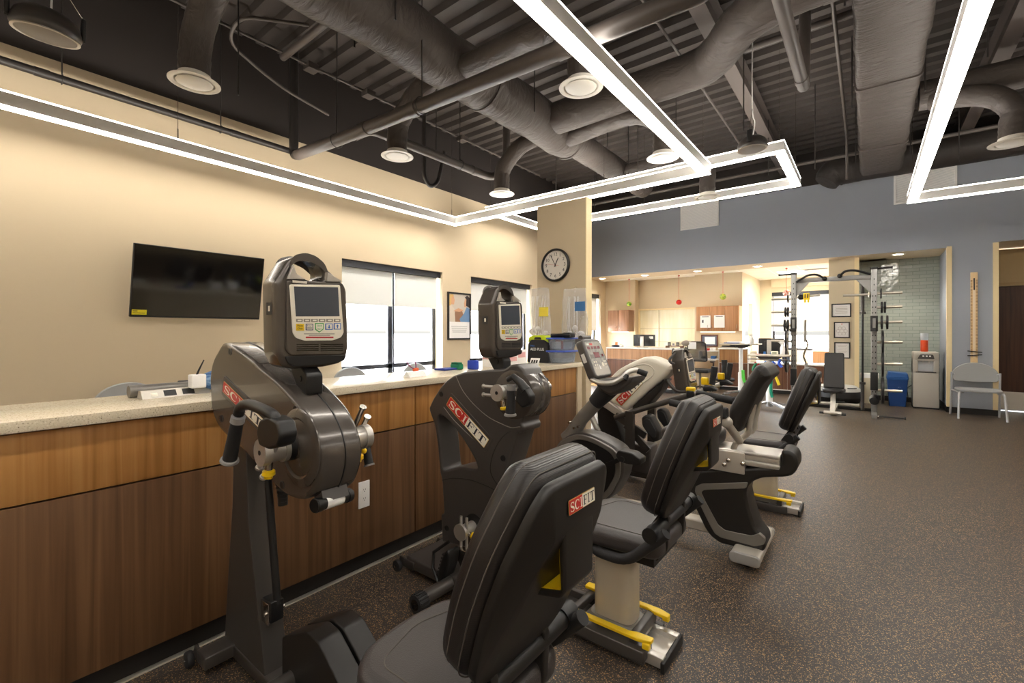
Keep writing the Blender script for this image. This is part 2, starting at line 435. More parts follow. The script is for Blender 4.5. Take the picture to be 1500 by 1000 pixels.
struct(o); mb(M_FRAME).box((FW[0], YO+.02, FW[3]-.1), (FW[1], YO+.12, FW[3])).build('shade_box', None, o)
mb(M_SHADE).box((FW[0]+.03, YO+.06, 1.45), (FW[1]-.02, YO+.065, FW[3]-.09)).box((FW[0]+.03, YO+.055, 1.42), (FW[1]-.02, YO+.07, 1.45)).build('roller_shade', None, o)
mb(M_GLASS).box((FW[0]+.05, YO+.172, FW[2]+.05), (FW[1]-.05, YO+.178, FW[3]-.05)).build('pane', None, o)
# glazed opening to a store room between the wall cabinets
M_STORE = ramp_mat('translucent cream blind', 'noise', 2.2, [(.3, (226, 218, 184)), (.7, (244, 240, 222))], (3, 3, .4), .6)
o = struct(mb(M_TRIM).box((-5.1, YC+.22, 2.0), (-3.5, YC+.3, 2.04)).box((-5.1, YC+.22, .7), (-5.06, YC+.3, 2.0)).box((-3.54, YC+.22, .7), (-3.5, YC+.3, 2.0)).box((-5.06, YC+.22, .7), (-3.54, YC+.3, .74)).build('window_5'))
mb(M_STORE).box((-5.07, YC+.262, .73), (-3.53, YC+.27, 2.01)).build('blind', None, o)
b = mb(mat('pale shelf', (206, 198, 168), .6))
for z in (.98, 1.13, 1.49): b.box((-5.05, YC+.248, z-.01), (-3.55, YC+.262, z+.01))
b.box((-4.54, YC+.248, .74), (-4.51, YC+.262, 2.0)); b.build('shelf_rails', None, o)

# blue wall: soffit over the office opening, pier, tiled alcove, pier, door recess
AX0, AX1, PX1 = -.13, 1.09, 1.69             # alcove from, to; pier to
b = mb(M_BLUE).box((XL, YB, ZS), (-.6, YB+.02, 4.32)).box((-.6, YB, ZS), (AX1, YB+.02, 4.32))
b.box((AX1, YB, 0), (PX1, YB+.02, 4.32)).box((PX1, YB, ZS+.03), (3.0, YB+.02, 4.32)).box((3.0, YB, 0), (XR, YB+.02, 4.32))
b.use(M_DARK).box((XL, YB, 4.32), (XR, YB+.3, ZD+.2))
struct(b.build('wall_far'))
b = mb(M_WALL).box((XL, YB+.02, ZS), (-.6, 11.66, 4.3)).box((-.6, YB+.02, ZS), (AX1, 12.0, 4.3)).box((PX1, YB+.02, ZS+.03), (3.0, 12.2, 4.3))
struct(b.build('ceiling_soffit'))
b = mb(mat('warm grey pier paint', (206, 190, 160), .7)).box((-.62, 11.2, 0), (AX0-.06, 12.0, ZS)); struct(b.build('wall_pier'))
struct(mb(M_TRIM).box((AX0-.075, 11.17, 0), (AX0+.0, 11.23, ZS)).build('trim_1'))
tile = bpy.data.materials.new('sage glass tile'); tile.use_nodes = True; nt = tile.node_tree; N = nt.nodes; L = nt.links
pb = N['Principled BSDF']; pb.inputs['Roughness'].default_value = .09; pb.inputs['Specular IOR Level'].default_value = .75
tc = N.new('ShaderNodeTexCoord'); mp = N.new('ShaderNodeMapping'); mp.inputs['Rotation'].default_value = (R(90), 0, 0)
br = N.new('ShaderNodeTexBrick'); br.inputs['Scale'].default_value = 1; br.inputs['Brick Width'].default_value = .2; br.inputs['Row Height'].default_value = .068
br.inputs['Mortar Size'].default_value = .0035; br.inputs['Mortar Smooth'].default_value = .2
br.inputs['Color1'].default_value = srgb(170, 178, 171); br.inputs['Color2'].default_value = srgb(162, 171, 164); br.inputs['Mortar'].default_value = srgb(132, 144, 138)
L.new(tc.outputs['Object'], mp.inputs['Vector']); L.new(mp.outputs['Vector'], br.inputs['Vector']); L.new(br.outputs['Color'], pb.inputs['Base Color'])
vn = N.new('ShaderNodeTexNoise'); vn.inputs['Scale'].default_value = 5; L.new(tc.outputs['Object'], vn.inputs['Vector'])
ad = N.new('ShaderNodeMath'); ad.operation = 'MULTIPLY_ADD'; ad.inputs[1].default_value = -1.2; L.new(br.outputs['Fac'], ad.inputs[0]); L.new(vn.outputs['Fac'], ad.inputs[2])
bp = N.new('ShaderNodeBump'); bp.inputs['Strength'].default_value = .5; bp.inputs['Distance'].default_value = .012; L.new(ad.outputs[0], bp.inputs['Height']); L.new(bp.outputs['Normal'], pb.inputs['Normal'])
struct(mb(tile).box((AX0-.06, 11.95, 0), (AX1+.2, 12.05, ZS)).build('wall_alcove'))
struct(mb(M_BLUE).box((AX1, YB+.02, 0), (AX1+.14, 11.95, ZS)).box((PX1-.12, YB+.02, 0), (PX1, 12.0, ZS)).build('wall_pier_sides'))
struct(mb(M_TRIM).box((AX1-.012, YB-.015, .1), (AX1+.055, YB+.05, ZS+.02)).build('trim_2'))
struct(mb(M_TRIM).box((PX1-.055, YB-.015, .1), (PX1+.012, YB+.05, ZS+.02)).build('trim_3'))
b = mb(M_BASE).box((AX1-.014, YB-.012, 0), (PX1+.012, YB-.001, .1)).box((AX1-.014, YB-.012, 0), (AX1, 11.95, .1)).box((3.0, YB-.012, 0), (XR, YB-.001, .1))
struct(b.build('baseboard_far'))
struct(mb(M_BASE).box((AX0, 11.935, 0), (AX1-.014, 11.95, .1)).build('baseboard_alcove'))
# brown door in its recess at the right
YD = 11.67
struct(mb(mat('tan recess paint', (188, 164, 122), .7)).box((PX1, YD+.03, 0), (1.76, YD+.2, ZS)).box((1.76, YD+.03, 2.2), (2.75, YD+.2, ZS)).box((2.75, YD+.03, 0), (3.1, YD+.2, ZS)).build('wall_recess'))
struct(mb(mat('tan door frame', (176, 150, 106), .5)).box((1.76, YD-.02, 0), (1.82, YD+.1, 2.26)).box((2.7, YD-.02, 0), (2.76, YD+.1, 2.26)).box((1.82, YD-.02, 2.2), (2.7, YD+.1, 2.26)).build('trim_4'))
dr = struct(mb(wood('dark brown door veneer', (58, 36, 28), (74, 46, 34), (84, 54, 40))).box((1.825, YD+.03, .012), (2.695, YD+.07, 2.195)).build('door_1'))
mb(M_BRUSH).box((1.84, YD+.024, .02), (2.68, YD+.03, .34)).build('kick_plate', None, dr)
struct(mb(M_WALL).box((XR, YF, 0), (XR+.2, YB+.3, ZT)).use(M_DARK).box((XR, YF, ZT), (XR+.2, YB+.3, ZD)).build('wall_right'))
struct(mb(M_WALL).box((XL, YF-.2, 0), (XR, YF, ZT)).use(M_DARK).box((XL, YF-.2, ZT), (XR, YF, ZD)).build('wall_rear'))
struct(mb(M_WALL).box((3.0, YB+.02, 0), (3.1, 12.2, 4.3)).build('wall_recess_side'))
# office ceiling: tiles in a grid, with a lit panel and slots
gridm = bpy.data.materials.new('ceiling grid'); gridm.use_nodes = True; nt = gridm.node_tree; N = nt.nodes; L = nt.links
pb = N['Principled BSDF']; pb.inputs['Roughness'].default_value = .85; tc = N.new('ShaderNodeTexCoord')
br = N.new('ShaderNodeTexBrick'); br.offset = 0; br.inputs['Scale'].default_value = 1; br.inputs['Brick Width'].default_value = .61; br.inputs['Row Height'].default_value = .61; br.inputs['Mortar Size'].default_value = .011
br.inputs['Color1'].default_value = br.inputs['Color2'].default_value = srgb(238, 232, 216); br.inputs['Mortar'].default_value = srgb(250, 248, 240)
L.new(tc.outputs['Object'], br.inputs['Vector']); L.new(br.outputs['Color'], pb.inputs['Base Color'])
struct(mb(gridm).box((XL-.28, 11.66, ZS), (.3, YO+.3, ZS+.1)).build('ceiling_office'))
# corrugated deck over the gym
b = mb(mat('painted metal deck', (72, 66, 63), .6, spec=.3, var=.12, vscale=2)); pts = []; y = YF
prof = []
P_ = .26
while y < YB+.1:
    prof += [(y, ZD), (y+.10, ZD), (y+.125, ZD+.07), (y+.235, ZD+.07)]; y += P_
vs = []; fs = []
for (yy, z) in prof: vs += [(XL-.1, yy, z), (XR+.1, yy, z)]
for i in range(len(prof)-1): fs.append((2*i, 2*i+2, 2*i+3, 2*i+1))
b.add(vs, fs)
ups = [(yy, z+.02) for yy, z in prof]; k = len(vs)
vs2 = [];
for (yy, z) in ups: vs2 += [(XL-.1, yy, z), (XR+.1, yy, z)]
b.add(vs2, [(2*i+1, 2*i+3, 2*i+2, 2*i) for i in range(len(prof)-1)])
struct(b.build('ceiling', ang=20))
# outdoors, seen burnt out through the windows
struct(mb(mat('sunlit concrete', (226, 226, 222), .9)).box((-400, -300, -.25), (XL-.28, 300, -.13)).build('ground_outside'))
struct(mb(MATS['sunlit concrete']).box((-6, 17.4, -.2), (4, 300, -.13)).build('ground_outside_far'))

# ---------------------------------------------------------------- light
w = bpy.data.worlds.new('World'); bpy.context.scene.world = w; w.use_nodes = True; nt = w.node_tree
sky = nt.nodes.new('ShaderNodeTexSky'); sky.sky_type = 'NISHITA'; sky.sun_elevation = R(48); sky.sun_rotation = R(150); sky.sun_disc = False; sky.air_density = 1.2; sky.dust_density = 6
hs_ = nt.nodes.new('ShaderNodeHueSaturation'); hs_.inputs['Saturation'].default_value = .35; nt.links.new(sky.outputs[0], hs_.inputs['Color'])
bg = nt.nodes['Background']; nt.links.new(hs_.outputs[0], bg.inputs['Color']); bg.inputs['Strength'].default_value = 3.6
sun = bpy.data.lights.new('sun', 'SUN'); sun.energy = 9; sun.angle = R(1); sun.color = (1, .95, .88)
so = bpy.data.objects.new('sun', sun); C.objects.link(so); so.rotation_euler = (R(38), 0, R(-120))
vs_ = bpy.context.scene.view_settings; vs_.view_transform = 'Standard'; vs_.look = 'None'; vs_.exposure = .82; vs_.gamma = 1; vs_.use_curve_mapping = False

# suspended linear lights: rectangles of bright bars
def light_loop(x0, x1, y0, y1, z, label, wires, w=.105, h=.12):
    t = thing('suspended_linear_light', label, 'ceiling light', ((x0+x1)/2, (y0+y1)/2, z), 'suspended rectangular light frames')
    hs = mb(M_WHITE); lo = mb(M_LED); up = mb(M_LEDUP); e = .008
    segs = [((x0, y0), (x0+w, y1)), ((x1-w, y0), (x1, y1)), ((x0+w, y0), (x1-w, y0+w)), ((x0+w, y1-w), (x1-w, y1))]
    def ring(b, q0, q1, za, zb):   # hollow rectangle between offset q0 and q1 from the outer edge
        for (a, c) in (((x0+q0, y0+q0), (x0+q1, y1-q0)), ((x1-q1, y0+q0), (x1-q0, y1-q0)), ((x0+q1, y0+q0), (x1-q1, y0+q1)), ((x0+q1, y1-q1), (x1-q1, y1-q0))):
            b.box((a[0], a[1], za), (c[0], c[1], zb))
    ring(hs, 0, .004, z, z+h); ring(hs, w-.004, w, z, z+h); ring(hs, .004, w-.004, z+.02, z+h-.012)
    ring(lo, -.0015, w+.0015, z-.002, z+.002); ring(lo, .004, w-.004, z+.002, z+.019); ring(up, .0, w, z+h-.011, z+h+.003)
    hs.build('housing', None, t); lo.build('led_lens', None, t); up.build('uplight_lens', None, t)
    for (wx, wy) in wires:
        mb(M_CHROME).cyl((wx, wy, z+h-.012), (wx, wy, ZD), .0025, n=6).cyl((wx, wy, z+h-.012), (wx, wy, z+h+.12), .006, n=8).build('hanging_wire', None, t)
    return t
Z1 = 3.20
light_loop(-5.55, -1.42, -2.4, 5.53, Z1, 'large suspended light frame nearest the camera, its far end above the clock column', [(-5.5, 1.55), (-5.5, 5.4), (-1.47, 1.5), (-1.47, 5.4), (-5.5, -1.5)])
light_loop(-5.58, -.79, 6.33, 8.05, 3.58, 'smaller light frame hung higher, beyond the clock column', [(-.85, 6.4), (-3.2, 6.4), (-.85, 8.0), (-3.2, 8.0), (-5.5, 6.4)])
light_loop(.438, 3.6, -2.4, 8.5, Z1, 'suspended light frame at the right, in front of the blue wall vent', [(.49, 8.4), (.49, 4), (3.5, 8.4), (3.5, 4)])
# ---------------------------------------------------------------- exercise machines
def zm(pts, x0, y0, k):
    return [(x0+a/k, y0+c/k) for a, c in pts]
def console(parent, off, tilt=0):
    """display head of the upright machines; off = middle of its front face"""
    Xp = -1.54; c0 = at(448.5, 457, X=Xp)
    def q(pts): return [(p.y-c0.y, p.z-c0.z) for p in (at(a, b, X=Xp) for a, b in zm(pts, 300, 360, 4.165))]
    T = Matrix.Translation(off) @ Matrix.Rotation(tilt, 4, 'Y')
    def B(m): b = mb(m); b.M = T; return b
    out = rounded(q([(392, 215), (478, 82), (530, 56), (600, 60), (668, 92), (812, 222), (838, 262), (852, 610), (838, 690), (790, 722), (700, 742), (500, 756), (438, 738), (400, 660)]), .012, 4)
    hole = rounded(q([(503, 118), (524, 78), (580, 66), (632, 82), (676, 118), (694, 160), (690, 198), (650, 214), (598, 206), (548, 186)]), .01, 4)
    b = B(M_GUN); b.front(out, -.115, -.006, .016, [hole], 3)
    inner = rounded(q([(455, 205), (800, 225), (818, 262), (832, 640), (800, 664), (480, 672), (452, 640)]), .01, 3)
    b.front(inner, -.03, .004, .004)
    body = b.build('console', None, parent)
    b = B(M_BLK); tray = rounded(q([(446, 676), (826, 668), (812, 704), (700, 726), (500, 738), (462, 722)]), .008, 3)
    b.front(tray, -.02, .002, .002); b.build('tray', None, body)
    for pts_ in ([(494, 112), (458, 200), (566, 203), (510, 168)], [(702, 158), (798, 218), (700, 216)]):
        B(M_SILV).front(rounded(q(pts_), .002), -.012, .0065, .001).build('handle_trim', None, body)
    b = B(M_CREAM); b.front(rounded(q([(466, 234), (780, 238), (803, 530), (786, 560), (735, 578), (560, 580), (505, 562), (486, 530)]), .006, 3), 0, .008, .0015)
    y0, z0 = q([(487, 208)])[0]; y1, z1 = q([(575, 230)])[0]; b.box((0, y0, z0), (.006, y1, z1)); b.build('faceplate', None, body)
    b = B(M_SCREEN); b.front(q([(492, 247), (766, 252), (776, 430), (504, 431)]), .006, .009, .0005); b.build('screen', None, body)
    def rect(b, x0, y0, x1, y1, xa=.006, xb=.0092): b.front(rounded(q([(x0, y0), (x1, y0), (x1, y1), (x0, y1)]), .001, 2), xa, xb, .0004)
    g = mat('grey key', (150, 142, 130), .5); b = B(g)
    for k in range(6): rect(b, 506+k*47, 446, 546+k*47, 465)
    b.use(M_CREAM)
    for k in range(6): rect(b, 514+k*47, 451, 538+k*47, 460, .006, .0096)
    b.use(M_YEL); rect(b, 505, 476, 556, 518)
    b.use(mat('grey outline key', (96, 96, 120), .5)); rect(b, 565, 476, 612, 516)
    b.use(mat('green key', (70, 170, 80), .5)); b.front(rounded(q([(622, 472), (678, 472), (676, 510), (650, 530), (624, 512)]), .002, 2), .006, .0092, .0004)
    b.use(mat('blue key', (40, 110, 200), .5)); rect(b, 687, 474, 733, 513); rect(b, 740, 472, 784, 511)
    b.use(M_CREAM); rect(b, 571, 481, 606, 511, .006, .0097); rect(b, 692, 478, 728, 509, .006, .0097); rect(b, 745, 476, 779, 507, .006, .0097)
    b.front(rounded(q([(627, 477), (673, 477), (671, 507), (650, 524), (629, 509)]), .002, 2), .006, .0097, .0004)
    def txt(s, x, y, size, m, xo=.0099):
        yy, zz = q([(x, y)])[0]; b.use(m); b.text(s, size, plane_m((xo, yy, zz), (0, 1, 0), (0, 0, 1)), .0002)
    txt('Pause', 530, 488, .0085, M_NAVY, .0094); txt('Clear', 530, 505, .0085, M_NAVY, .0094); txt('Enter', 588, 489, .0075, M_NAVY)
    txt('Quick', 650, 488, .0075, MATS['green key']); txt('Start', 650, 508, .0075, MATS['green key'])
    b.use(MATS['blue key'])
    for x, s in ((710, 1), (762, -1)):
        for pts in ([(x-3, 484), (x+3, 484), (x+3, 503), (x-3, 503)], [(x-9, 493+s*2), (x+9, 493+s*2), (x, 493+s*13)]): b.front(q(pts), .0094, .0099, .0001)
    b.use(M_NAVY); rect(b, 573, 499, 604, 504, .0094, .0099)
    b.use(mat('grey print', (120, 116, 112), .6)); rect(b, 555, 536, 745, 540, .006, .0088); rect(b, 585, 545, 718, 549, .006, .0088)
    b.use(M_RED); rect(b, 566, 555, 738, 564, .006, .009)
    b.build('keypad', None, body)
    b = B(M_GLOSSB)
    for x0 in (512, 662):
        for z in (600, 612, 624, 636): rect(b, x0, z, x0+138, z+6, .002, .0048)
    b.build('vent', None, body)
    ys = q([(400, 400)])[0][0]; b = B(M_BLK); b.box((-.075, ys-.004, -.012), (-.035, ys+.004, .03))
    b.use(M_CREAM).box((-.06, ys-.005, .0), (-.05, ys-.003, .018)); b.build('headphone_socket', None, body)
    return body
def local(root_off, ang):
    return Matrix.Translation(root_off) @ Matrix.Rotation(ang, 4, 'Y')

def seat(parent, dx, y0, rise=0):
    """padded seat with reclined back; dx moves it along X from the second machine's seat"""
    T = Matrix.Translation((dx, y0, rise)); a = R(20)
    # back frame: v up the recline, n to the rear
    piv = Vector((-.675, 0, .63))
    Mb = T @ Matrix(((0, math.sin(a), math.cos(a), piv.x), (1, 0, 0, 0), (0, math.cos(a), -math.sin(a), piv.z), (0, 0, 0, 1)))
    # drawn plane (y, v) with the normal to the rear
    wide = rounded([(-.13, -.0), (.13, -.0), (.185, .05), (.205, .2), (.195, .33), (.155, .45), (.125, .5), (-.125, .5), (-.155, .45), (-.195, .33), (-.205, .2), (-.185, .05)], .045, 5)
    b = mb(M_VINYLR); b.plate(wide, -.082, .018, .042, M=Mb, res=5); bk = b.build('seat_back', None, parent)
    sm = [(y*1.012, .262+(v-.262)*1.008) for y, v in wide]
    b = mb(M_SEAM); b.tube([Mb @ Vector((y*.995, .262+(v-.262)*.995, -.042)) for y, v in wide], .002, 6, closed=True)
    b.tube([Mb @ Vector((y*1.0, .262+(v-.262)*1.0, -.006)) for y, v in wide], .0016, 6, closed=True); b.build('seam', None, bk)
    # shell behind the cushion
    S = lambda pts: [(p.x, p.z) for p in (at(u, v, Y=1.88) for u, v in pts)]
    bm = bmesh.new(); pv = []
    for n_ in (.012, .034):
        k_ = .97 if n_ < .02 else .955
        pv += [Mb @ Vector((y*k_, .25+(v-.25)*k_, n_)) for y, v in wide]
    rt, rm, rl = S([(1040, 604), (1042, 640), (1012, 691)])
    for (px_, pz_), hw in ((rt, .1), ((rt[0]-.012, rt[1]+.012), .09), (rm, .095), ((rl[0], rl[1]), .085), ((rl[0]-.05, rl[1]-.04), .08)):
        for s_ in (-1, 1): pv.append(T @ Vector((px_, s_*hw, pz_)))
    for p_ in pv: bm.verts.new(p_)
    bmesh.ops.convex_hull(bm, input=bm.verts[:]); bmesh.ops.delete(bm, geom=[v for v in bm.verts if not v.link_faces], context='VERTS')
    bmesh.ops.dissolve_limit(bm, angle_limit=R(4), verts=bm.verts[:], edges=bm.edges[:])
    sharp = [e for e in bm.edges if len(e.link_faces) == 2 and e.calc_face_angle(0) > R(14)]
    bmesh.ops.bevel(bm, geom=sharp, offset=.006, segments=2, affect='EDGES', profile=.5); bm.verts.index_update()
    b = mb(M_SHELL); b.add([v.co.copy() for v in bm.verts], [[v.index for v in f.verts] for f in bm.faces]); bm.free()
    b.M = T; out_ = rounded(S([(1034, 632), (1042, 634), (1042, 684), (1037, 690), (1006, 691), (1010, 678)]), .006, 3)
    hol_ = rounded(S([(1035, 644), (1037, 683), (1016, 684)]), .003, 3)
    b.side(out_, -.06, .06, .006, [hol_]); b.M = Matrix(); sh = b.build('seat_shell', None, parent, 30)
    hy = S([(1036.4, 640), (1038.2, 684), (1014, 685.5)])
    b = mb(M_YEL); b.M = T
    for (p, q2) in ((hy[0], hy[1]), (hy[1], hy[2])): b.bar((p[0], 0, p[1]), (q2[0], 0, q2[1]), .007, .114, up=(0, 1, 0))
    b.build('release_handle', None, sh)
    v = (Vector(rt)-Vector(rm)).normalized(); m_ = Vector(rt)*.55+Vector(rm)*.45
    badge(sh, T @ Vector((m_.x+.0065, .0, m_.y)), (0, 1, 0), (v.x, 0, v.y), .112, .032)
    # cushion
    b = mb(M_SEAT); pad = rounded([(-.64, -.19), (-.64, .19), (-.98, .215), (-1.05, .15), (-1.07, 0), (-1.05, -.15), (-.98, -.215)], .06, 5)
    b.M = T; b.plate(pad, .475, .555, .03, res=4); cu = b.build('seat_cushion', None, parent)
    b = mb(M_SEAM); b.M = T; pi = rounded([(-.67, -.15), (-.96, .0-.16), (-1.01, 0), (-.96, .16), (-.67, .15)], .04, 4)
    b.tube([(x, y, .5555) for x, y in pi], .002, 6); b.build('seam', None, cu)
    # loop of tube under the cushion, swivel drums, bracket
    b = mb(M_RUB); b.M = T
    for s in (-1, 1):
        b.tube(fillet([(-.93, s*.06, .45), (-.93, s*.2, .455), (-.76, s*.225, .465), (-.66, s*.225, .56), (-.6, s*.225, .62)], .06), .021, 12)
    lp = b.build('side_rail', None, parent)
    b = mb(M_BLK); b.M = T; b.cyl((-.655, -.25, .605), (-.655, .25, .605), .026); b.cyl((-.655, -.252, .605), (-.655, -.2, .605), .03).cyl((-.655, .2, .605), (-.655, .252, .605), .03); b.build('hinge_drum', None, parent)
    b = mb(M_SHELL); b.M = T
    for s in (-1, 1):
        b.side(rounded([(-.76, .5), (-.66, .66), (-.63, .64), (-.635, .5), (-.70, .42), (-.8, .43)], .02), s*.1-.012, s*.1+.012, .004)
    b.box((-.95, -.14, .43), (-.68, .14, .475)); b.build('seat_bracket', None, parent)
def seat_base(parent, dx, y0):
    b = mb(mat('champagne column paint', (206, 196, 178), .42, metal=.25)); T = Matrix.Translation((dx, y0, 0)); b.M = T
    sec = rounded([(-1.0, -.065), (-.81, -.065), (-.81, .065), (-1.0, .065)], .05, 6)
    b.plate(sec, .075, .45, .004); b.build('column', None, parent)
    b = mb(M_SILVD); b.M = T
    b.loft([[(x, y, .06) for x, y in rounded([(-1.05, -.1), (-.76, -.1), (-.76, .1), (-1.05, .1)], .06, 6)], [(x, y, .1) for x, y in rounded([(-1.015, -.075), (-.795, -.075), (-.795, .075), (-1.015, .075)], .05, 6)]])
    b.build('column_collar', None, parent)
    b = mb(M_GUND); b.M = T; b.rbox((-1.45, -.125, 0), (-.73, -.1, .055), .004).rbox((-1.45, .1, 0), (-.73, .125, .055), .004).box((-1.45, -.1, .004), (-.66, .1, .02))
    b.rbox((-.80, -.12, .055), (-.765, .12, .105), .006).rbox((-1.1, -.12, .055), (-1.07, .12, .095), .006)
    b.build('base_frame', None, parent)
    b = mb(M_BRUSH); b.M = T; b.rbox((-.86, -.105, .008), (-.655, -.07, .052), .003).rbox((-.86, .07, .008), (-.655, .105, .052), .003).box((-.86, -.07, .02), (-.66, .07, .03)); b.build('slide_rail', None, parent)
    b = mb(M_BLK); b.M = T; b.rbox((-.662, -.12, 0), (-.645, .12, .045), .004); b.build('end_cap', None, parent)
    for s in (-1, 1):
        b = mb(M_YEL); b.M = T
        out = rounded([(-1.12, .0), (-1.06, .0), (-1.055, .014), (-.80, .014), (-.77, .0), (-.70, -.004), (-.70, .028), (-.75, .044), (-1.12, .044)], .006)
        out = [(x, s*(.088+y)) for x, y in out]
        b.plate(out if s > 0 else out[::-1], .098, .112, .003); b.rbox((-.735, s*.105, .075), (-.705, s*.13, .1), .004); b.build('release_pedal', None, parent)

def crank(parent, hubc, side, ang, arm, gripdir, knob=True, name='hand_crank', gl=.1, pins=True):
    """hub with two pins, an arm and a grip; side = -1 for the near face (towards -Y)"""
    c = Vector(hubc); s = side
    b = mb(M_BRUSH); b.cyl(c, c+Vector((0, -s*.1, 0)), .036, n=32).cyl(c+Vector((0, s*.012, 0)), c+Vector((0, -s*.012, 0)), .043, n=32)
    d = Vector((math.cos(ang), 0, math.sin(ang))); n = Vector((-d.z, 0, d.x))
    for k in ((-1, 1) if pins else ()):
        p = c+Vector((0, -s*.02, 0))+n*k*.02
        b.cyl(p-d*.1, p+d*.1, .0085, n=12)
        for e in (-1, 1): b.cyl(p+d*e*.098, p+d*e*.106, .012, n=12)
    hb = b.build(name, None, parent)
    b = mb(M_BLK); b.cyl(c+Vector((0, s*.0135, 0)), c+Vector((0, s*.0105, 0)), .008, n=12); b.build('hub_bolt', None, hb)
    if knob:
        kd = (-d*.25-Vector((0, 0, 1))).normalized()
        b = mb(M_CHROME).cyl(c+Vector((0, -s*.02, 0))+kd*.035, c+Vector((0, -s*.02, 0))+kd*.065, .011, n=14)
        b.use(M_YEL).lathe(c+Vector((0, -s*.02, 0)), [(.012, .062), (.019, .066), (.02, .078), (.013, .082), (.013, .09), (.003, .092)], kd, 16); b.build('pull_knob', None, hb)
    return hb

# ---- first machine: arm cycle nearest the camera
YA = .83
A = thing('arm_cycle', 'large gunmetal arm cycle nearest the camera, its padded seat in the foreground', 'exercise machine', (-1.9, YA, 0), 'arm cycles with display heads')
near = YA-.078
hd = zm([(128, 590), (75, 640), (42, 710), (28, 800), (30, 870)], 300, 360, 4.165)+zm([(34, 220), (62, 310), (108, 372), (200, 452), (262, 520), (345, 610), (420, 690), (480, 728), (545, 742), (600, 715), (632, 640), (648, 540), (640, 440), (612, 345), (572, 262), (520, 190), (420, 80), (300, -20)], 300, 540, 3.847)
hd = hd+zm([(300, 700)], 300, 360, 4.165)
P2 = closed_smooth(xz(hd, near), 3)
b = mb(M_GUN); b.side(P2, near, YA+.078, .018, res=4); head = b.build('drum_head', None, A)
# seams round the head
b = mb(M_BLK); b.tube([(x, YA+.012, z) for x, z in [(x*1.0005, z) for x, z in P2]], .0035, 6, closed=True); b.build('seam_groove', None, head)
cc = at(440, 655, Y=near)
b = mb(M_GUN); b.lathe((cc.x, near-.001, cc.z), [(.128, 0), (.128, -.004), (.118, -.010), (.10, -.012), (.092, -.006)], (0, 1, 0), 48)
b.lathe((cc.x, near-.001, cc.z), [(.092, 0), (.092, -.007), (.07, -.012), (.02, -.012)], (0, 1, 0), 48); b.build('drum_cover', None, head)
for q_ in zm([(155, 645)], 300, 360, 4.165)+zm([(95, 280), (512, 228), (436, 655)], 300, 540, 3.847):
    p = at(*q_, Y=near); mb(M_BLK).cyl((p.x, near-.002, p.z), (p.x, near+.01, p.z), .0115, n=18).use(M_GUND).tube([(p.x+.0125*math.cos(t), near-.001, p.z+.0125*math.sin(t)) for t in [k*PI/9 for k in range(18)]], .002, 6, closed=True).build('bolt_recess', None, head)
# long recessed panel with the badge
def line_badge(par, p0, p1, Y, h, lab_off=.004, frame_=True):
    a, c = at(*p0, Y=Y), at(*p1, Y=Y); d = (c-a); m = (a+c)/2; xd = d.normalized(); yd = Vector((-xd.z, 0, xd.x))
    if yd.z < 0: yd = -yd
    if frame_:
        b = mb(M_GUND); M = plane_m((m.x, Y, m.z), xd, yd); w = d.length+.03; hh = h+.03
        b.plate(rounded([(-w/2, -hh/2), (w/2, -hh/2), (w/2, hh/2), (-w/2, hh/2)], .014), -.002, .003, .001, M=M); b.build('badge_recess', None, par)
    return badge(par, (m.x, Y-lab_off, m.z), xd, yd, d.length, h)
line_badge(head, (329, 565), (389, 624), near-.001, .05)
# white label on top of the head
p = at(448.5, 581, Y=YA-.02)
q1, q0 = at(463, 563, Y=YA+.078), at(412, 533, Y=YA+.078)
sl = math.atan2(.17, .27)
b = mb(M_LBL); M = plane_m((p.x, YA-.03, p.z+.003), (0, 1, 0), (-math.cos(sl), 0, math.sin(sl))); b.plate([(-.04, -.01), (.04, -.01), (.04, .01), (-.04, .01)], 0, .001, .0002, M=M); b.build('sticker', None, head)
# neck and console
b = mb(M_BLK); n0 = at(452, 562, Y=YA); b.side(rounded([(n0.x-.07, n0.z+.045), (n0.x-.02, n0.z-.02), (n0.x+.045, n0.z-.035), (n0.x+.045, n0.z+.035), (n0.x+.01, n0.z+.06), (n0.x-.06, n0.z+.1)], .01), YA-.03, YA+.03, .006)
b.cyl((n0.x, YA-.034, n0.z+.02), (n0.x, YA+.034, n0.z+.02), .012); b.build('console_neck', None, A)
console(A, Vector((-1.535, YA, 1.452)))
# near crank
hub = at(386, 662, Y=near-.1)
cr = crank(A, hub, -1, R(52), None, None)
b = mb(M_BRUSH).cyl((hub.x, near-.001, hub.z), (hub.x, near-.045, hub.z), .042, n=32).use(M_BLK).cyl((hub.x, near-.03, hub.z), (hub.x, near-.012, hub.z), .044, n=32); b.build('shaft_collar', None, A)
ya = near-.135
blk = rounded(xz(zm([(345, 285), (395, 262), (450, 290), (470, 370), (455, 430), (400, 448), (345, 425), (330, 350)], 300, 540, 3.847), ya), .012)
b = mb(M_BLK); b.side(blk, ya-.022, ya+.03, .008)
arm = [at(300+x/3.847, 540+y/3.847, Y=ya-.005) for x, y in [(395, 300), (385, 262), (310, 222), (245, 200), (205, 215), (190, 255)]]
b.tube(smooth_path(arm, 5), .0165, 12); am = b.build('crank_arm', None, A)
g0, g1 = at(300+188/3.847, 540+275/3.847, Y=ya-.005), at(300+140/3.847, 540+512/3.847, Y=ya-.005)
gd = (g1-g0)
b = mb(M_RUB); b.tube([g0, g0+gd*.3, g0+gd*.7, g1], [.0175, .0195, .021, .022], 16)
b.use(M_GRIP).cyl(g0-gd*.03, g0+gd*.1, .021).lathe(g1-gd*.03, [(.02, 0), (.027, .002), (.029, .01), (.022, .016)], gd, 18); b.build('grip', None, am)
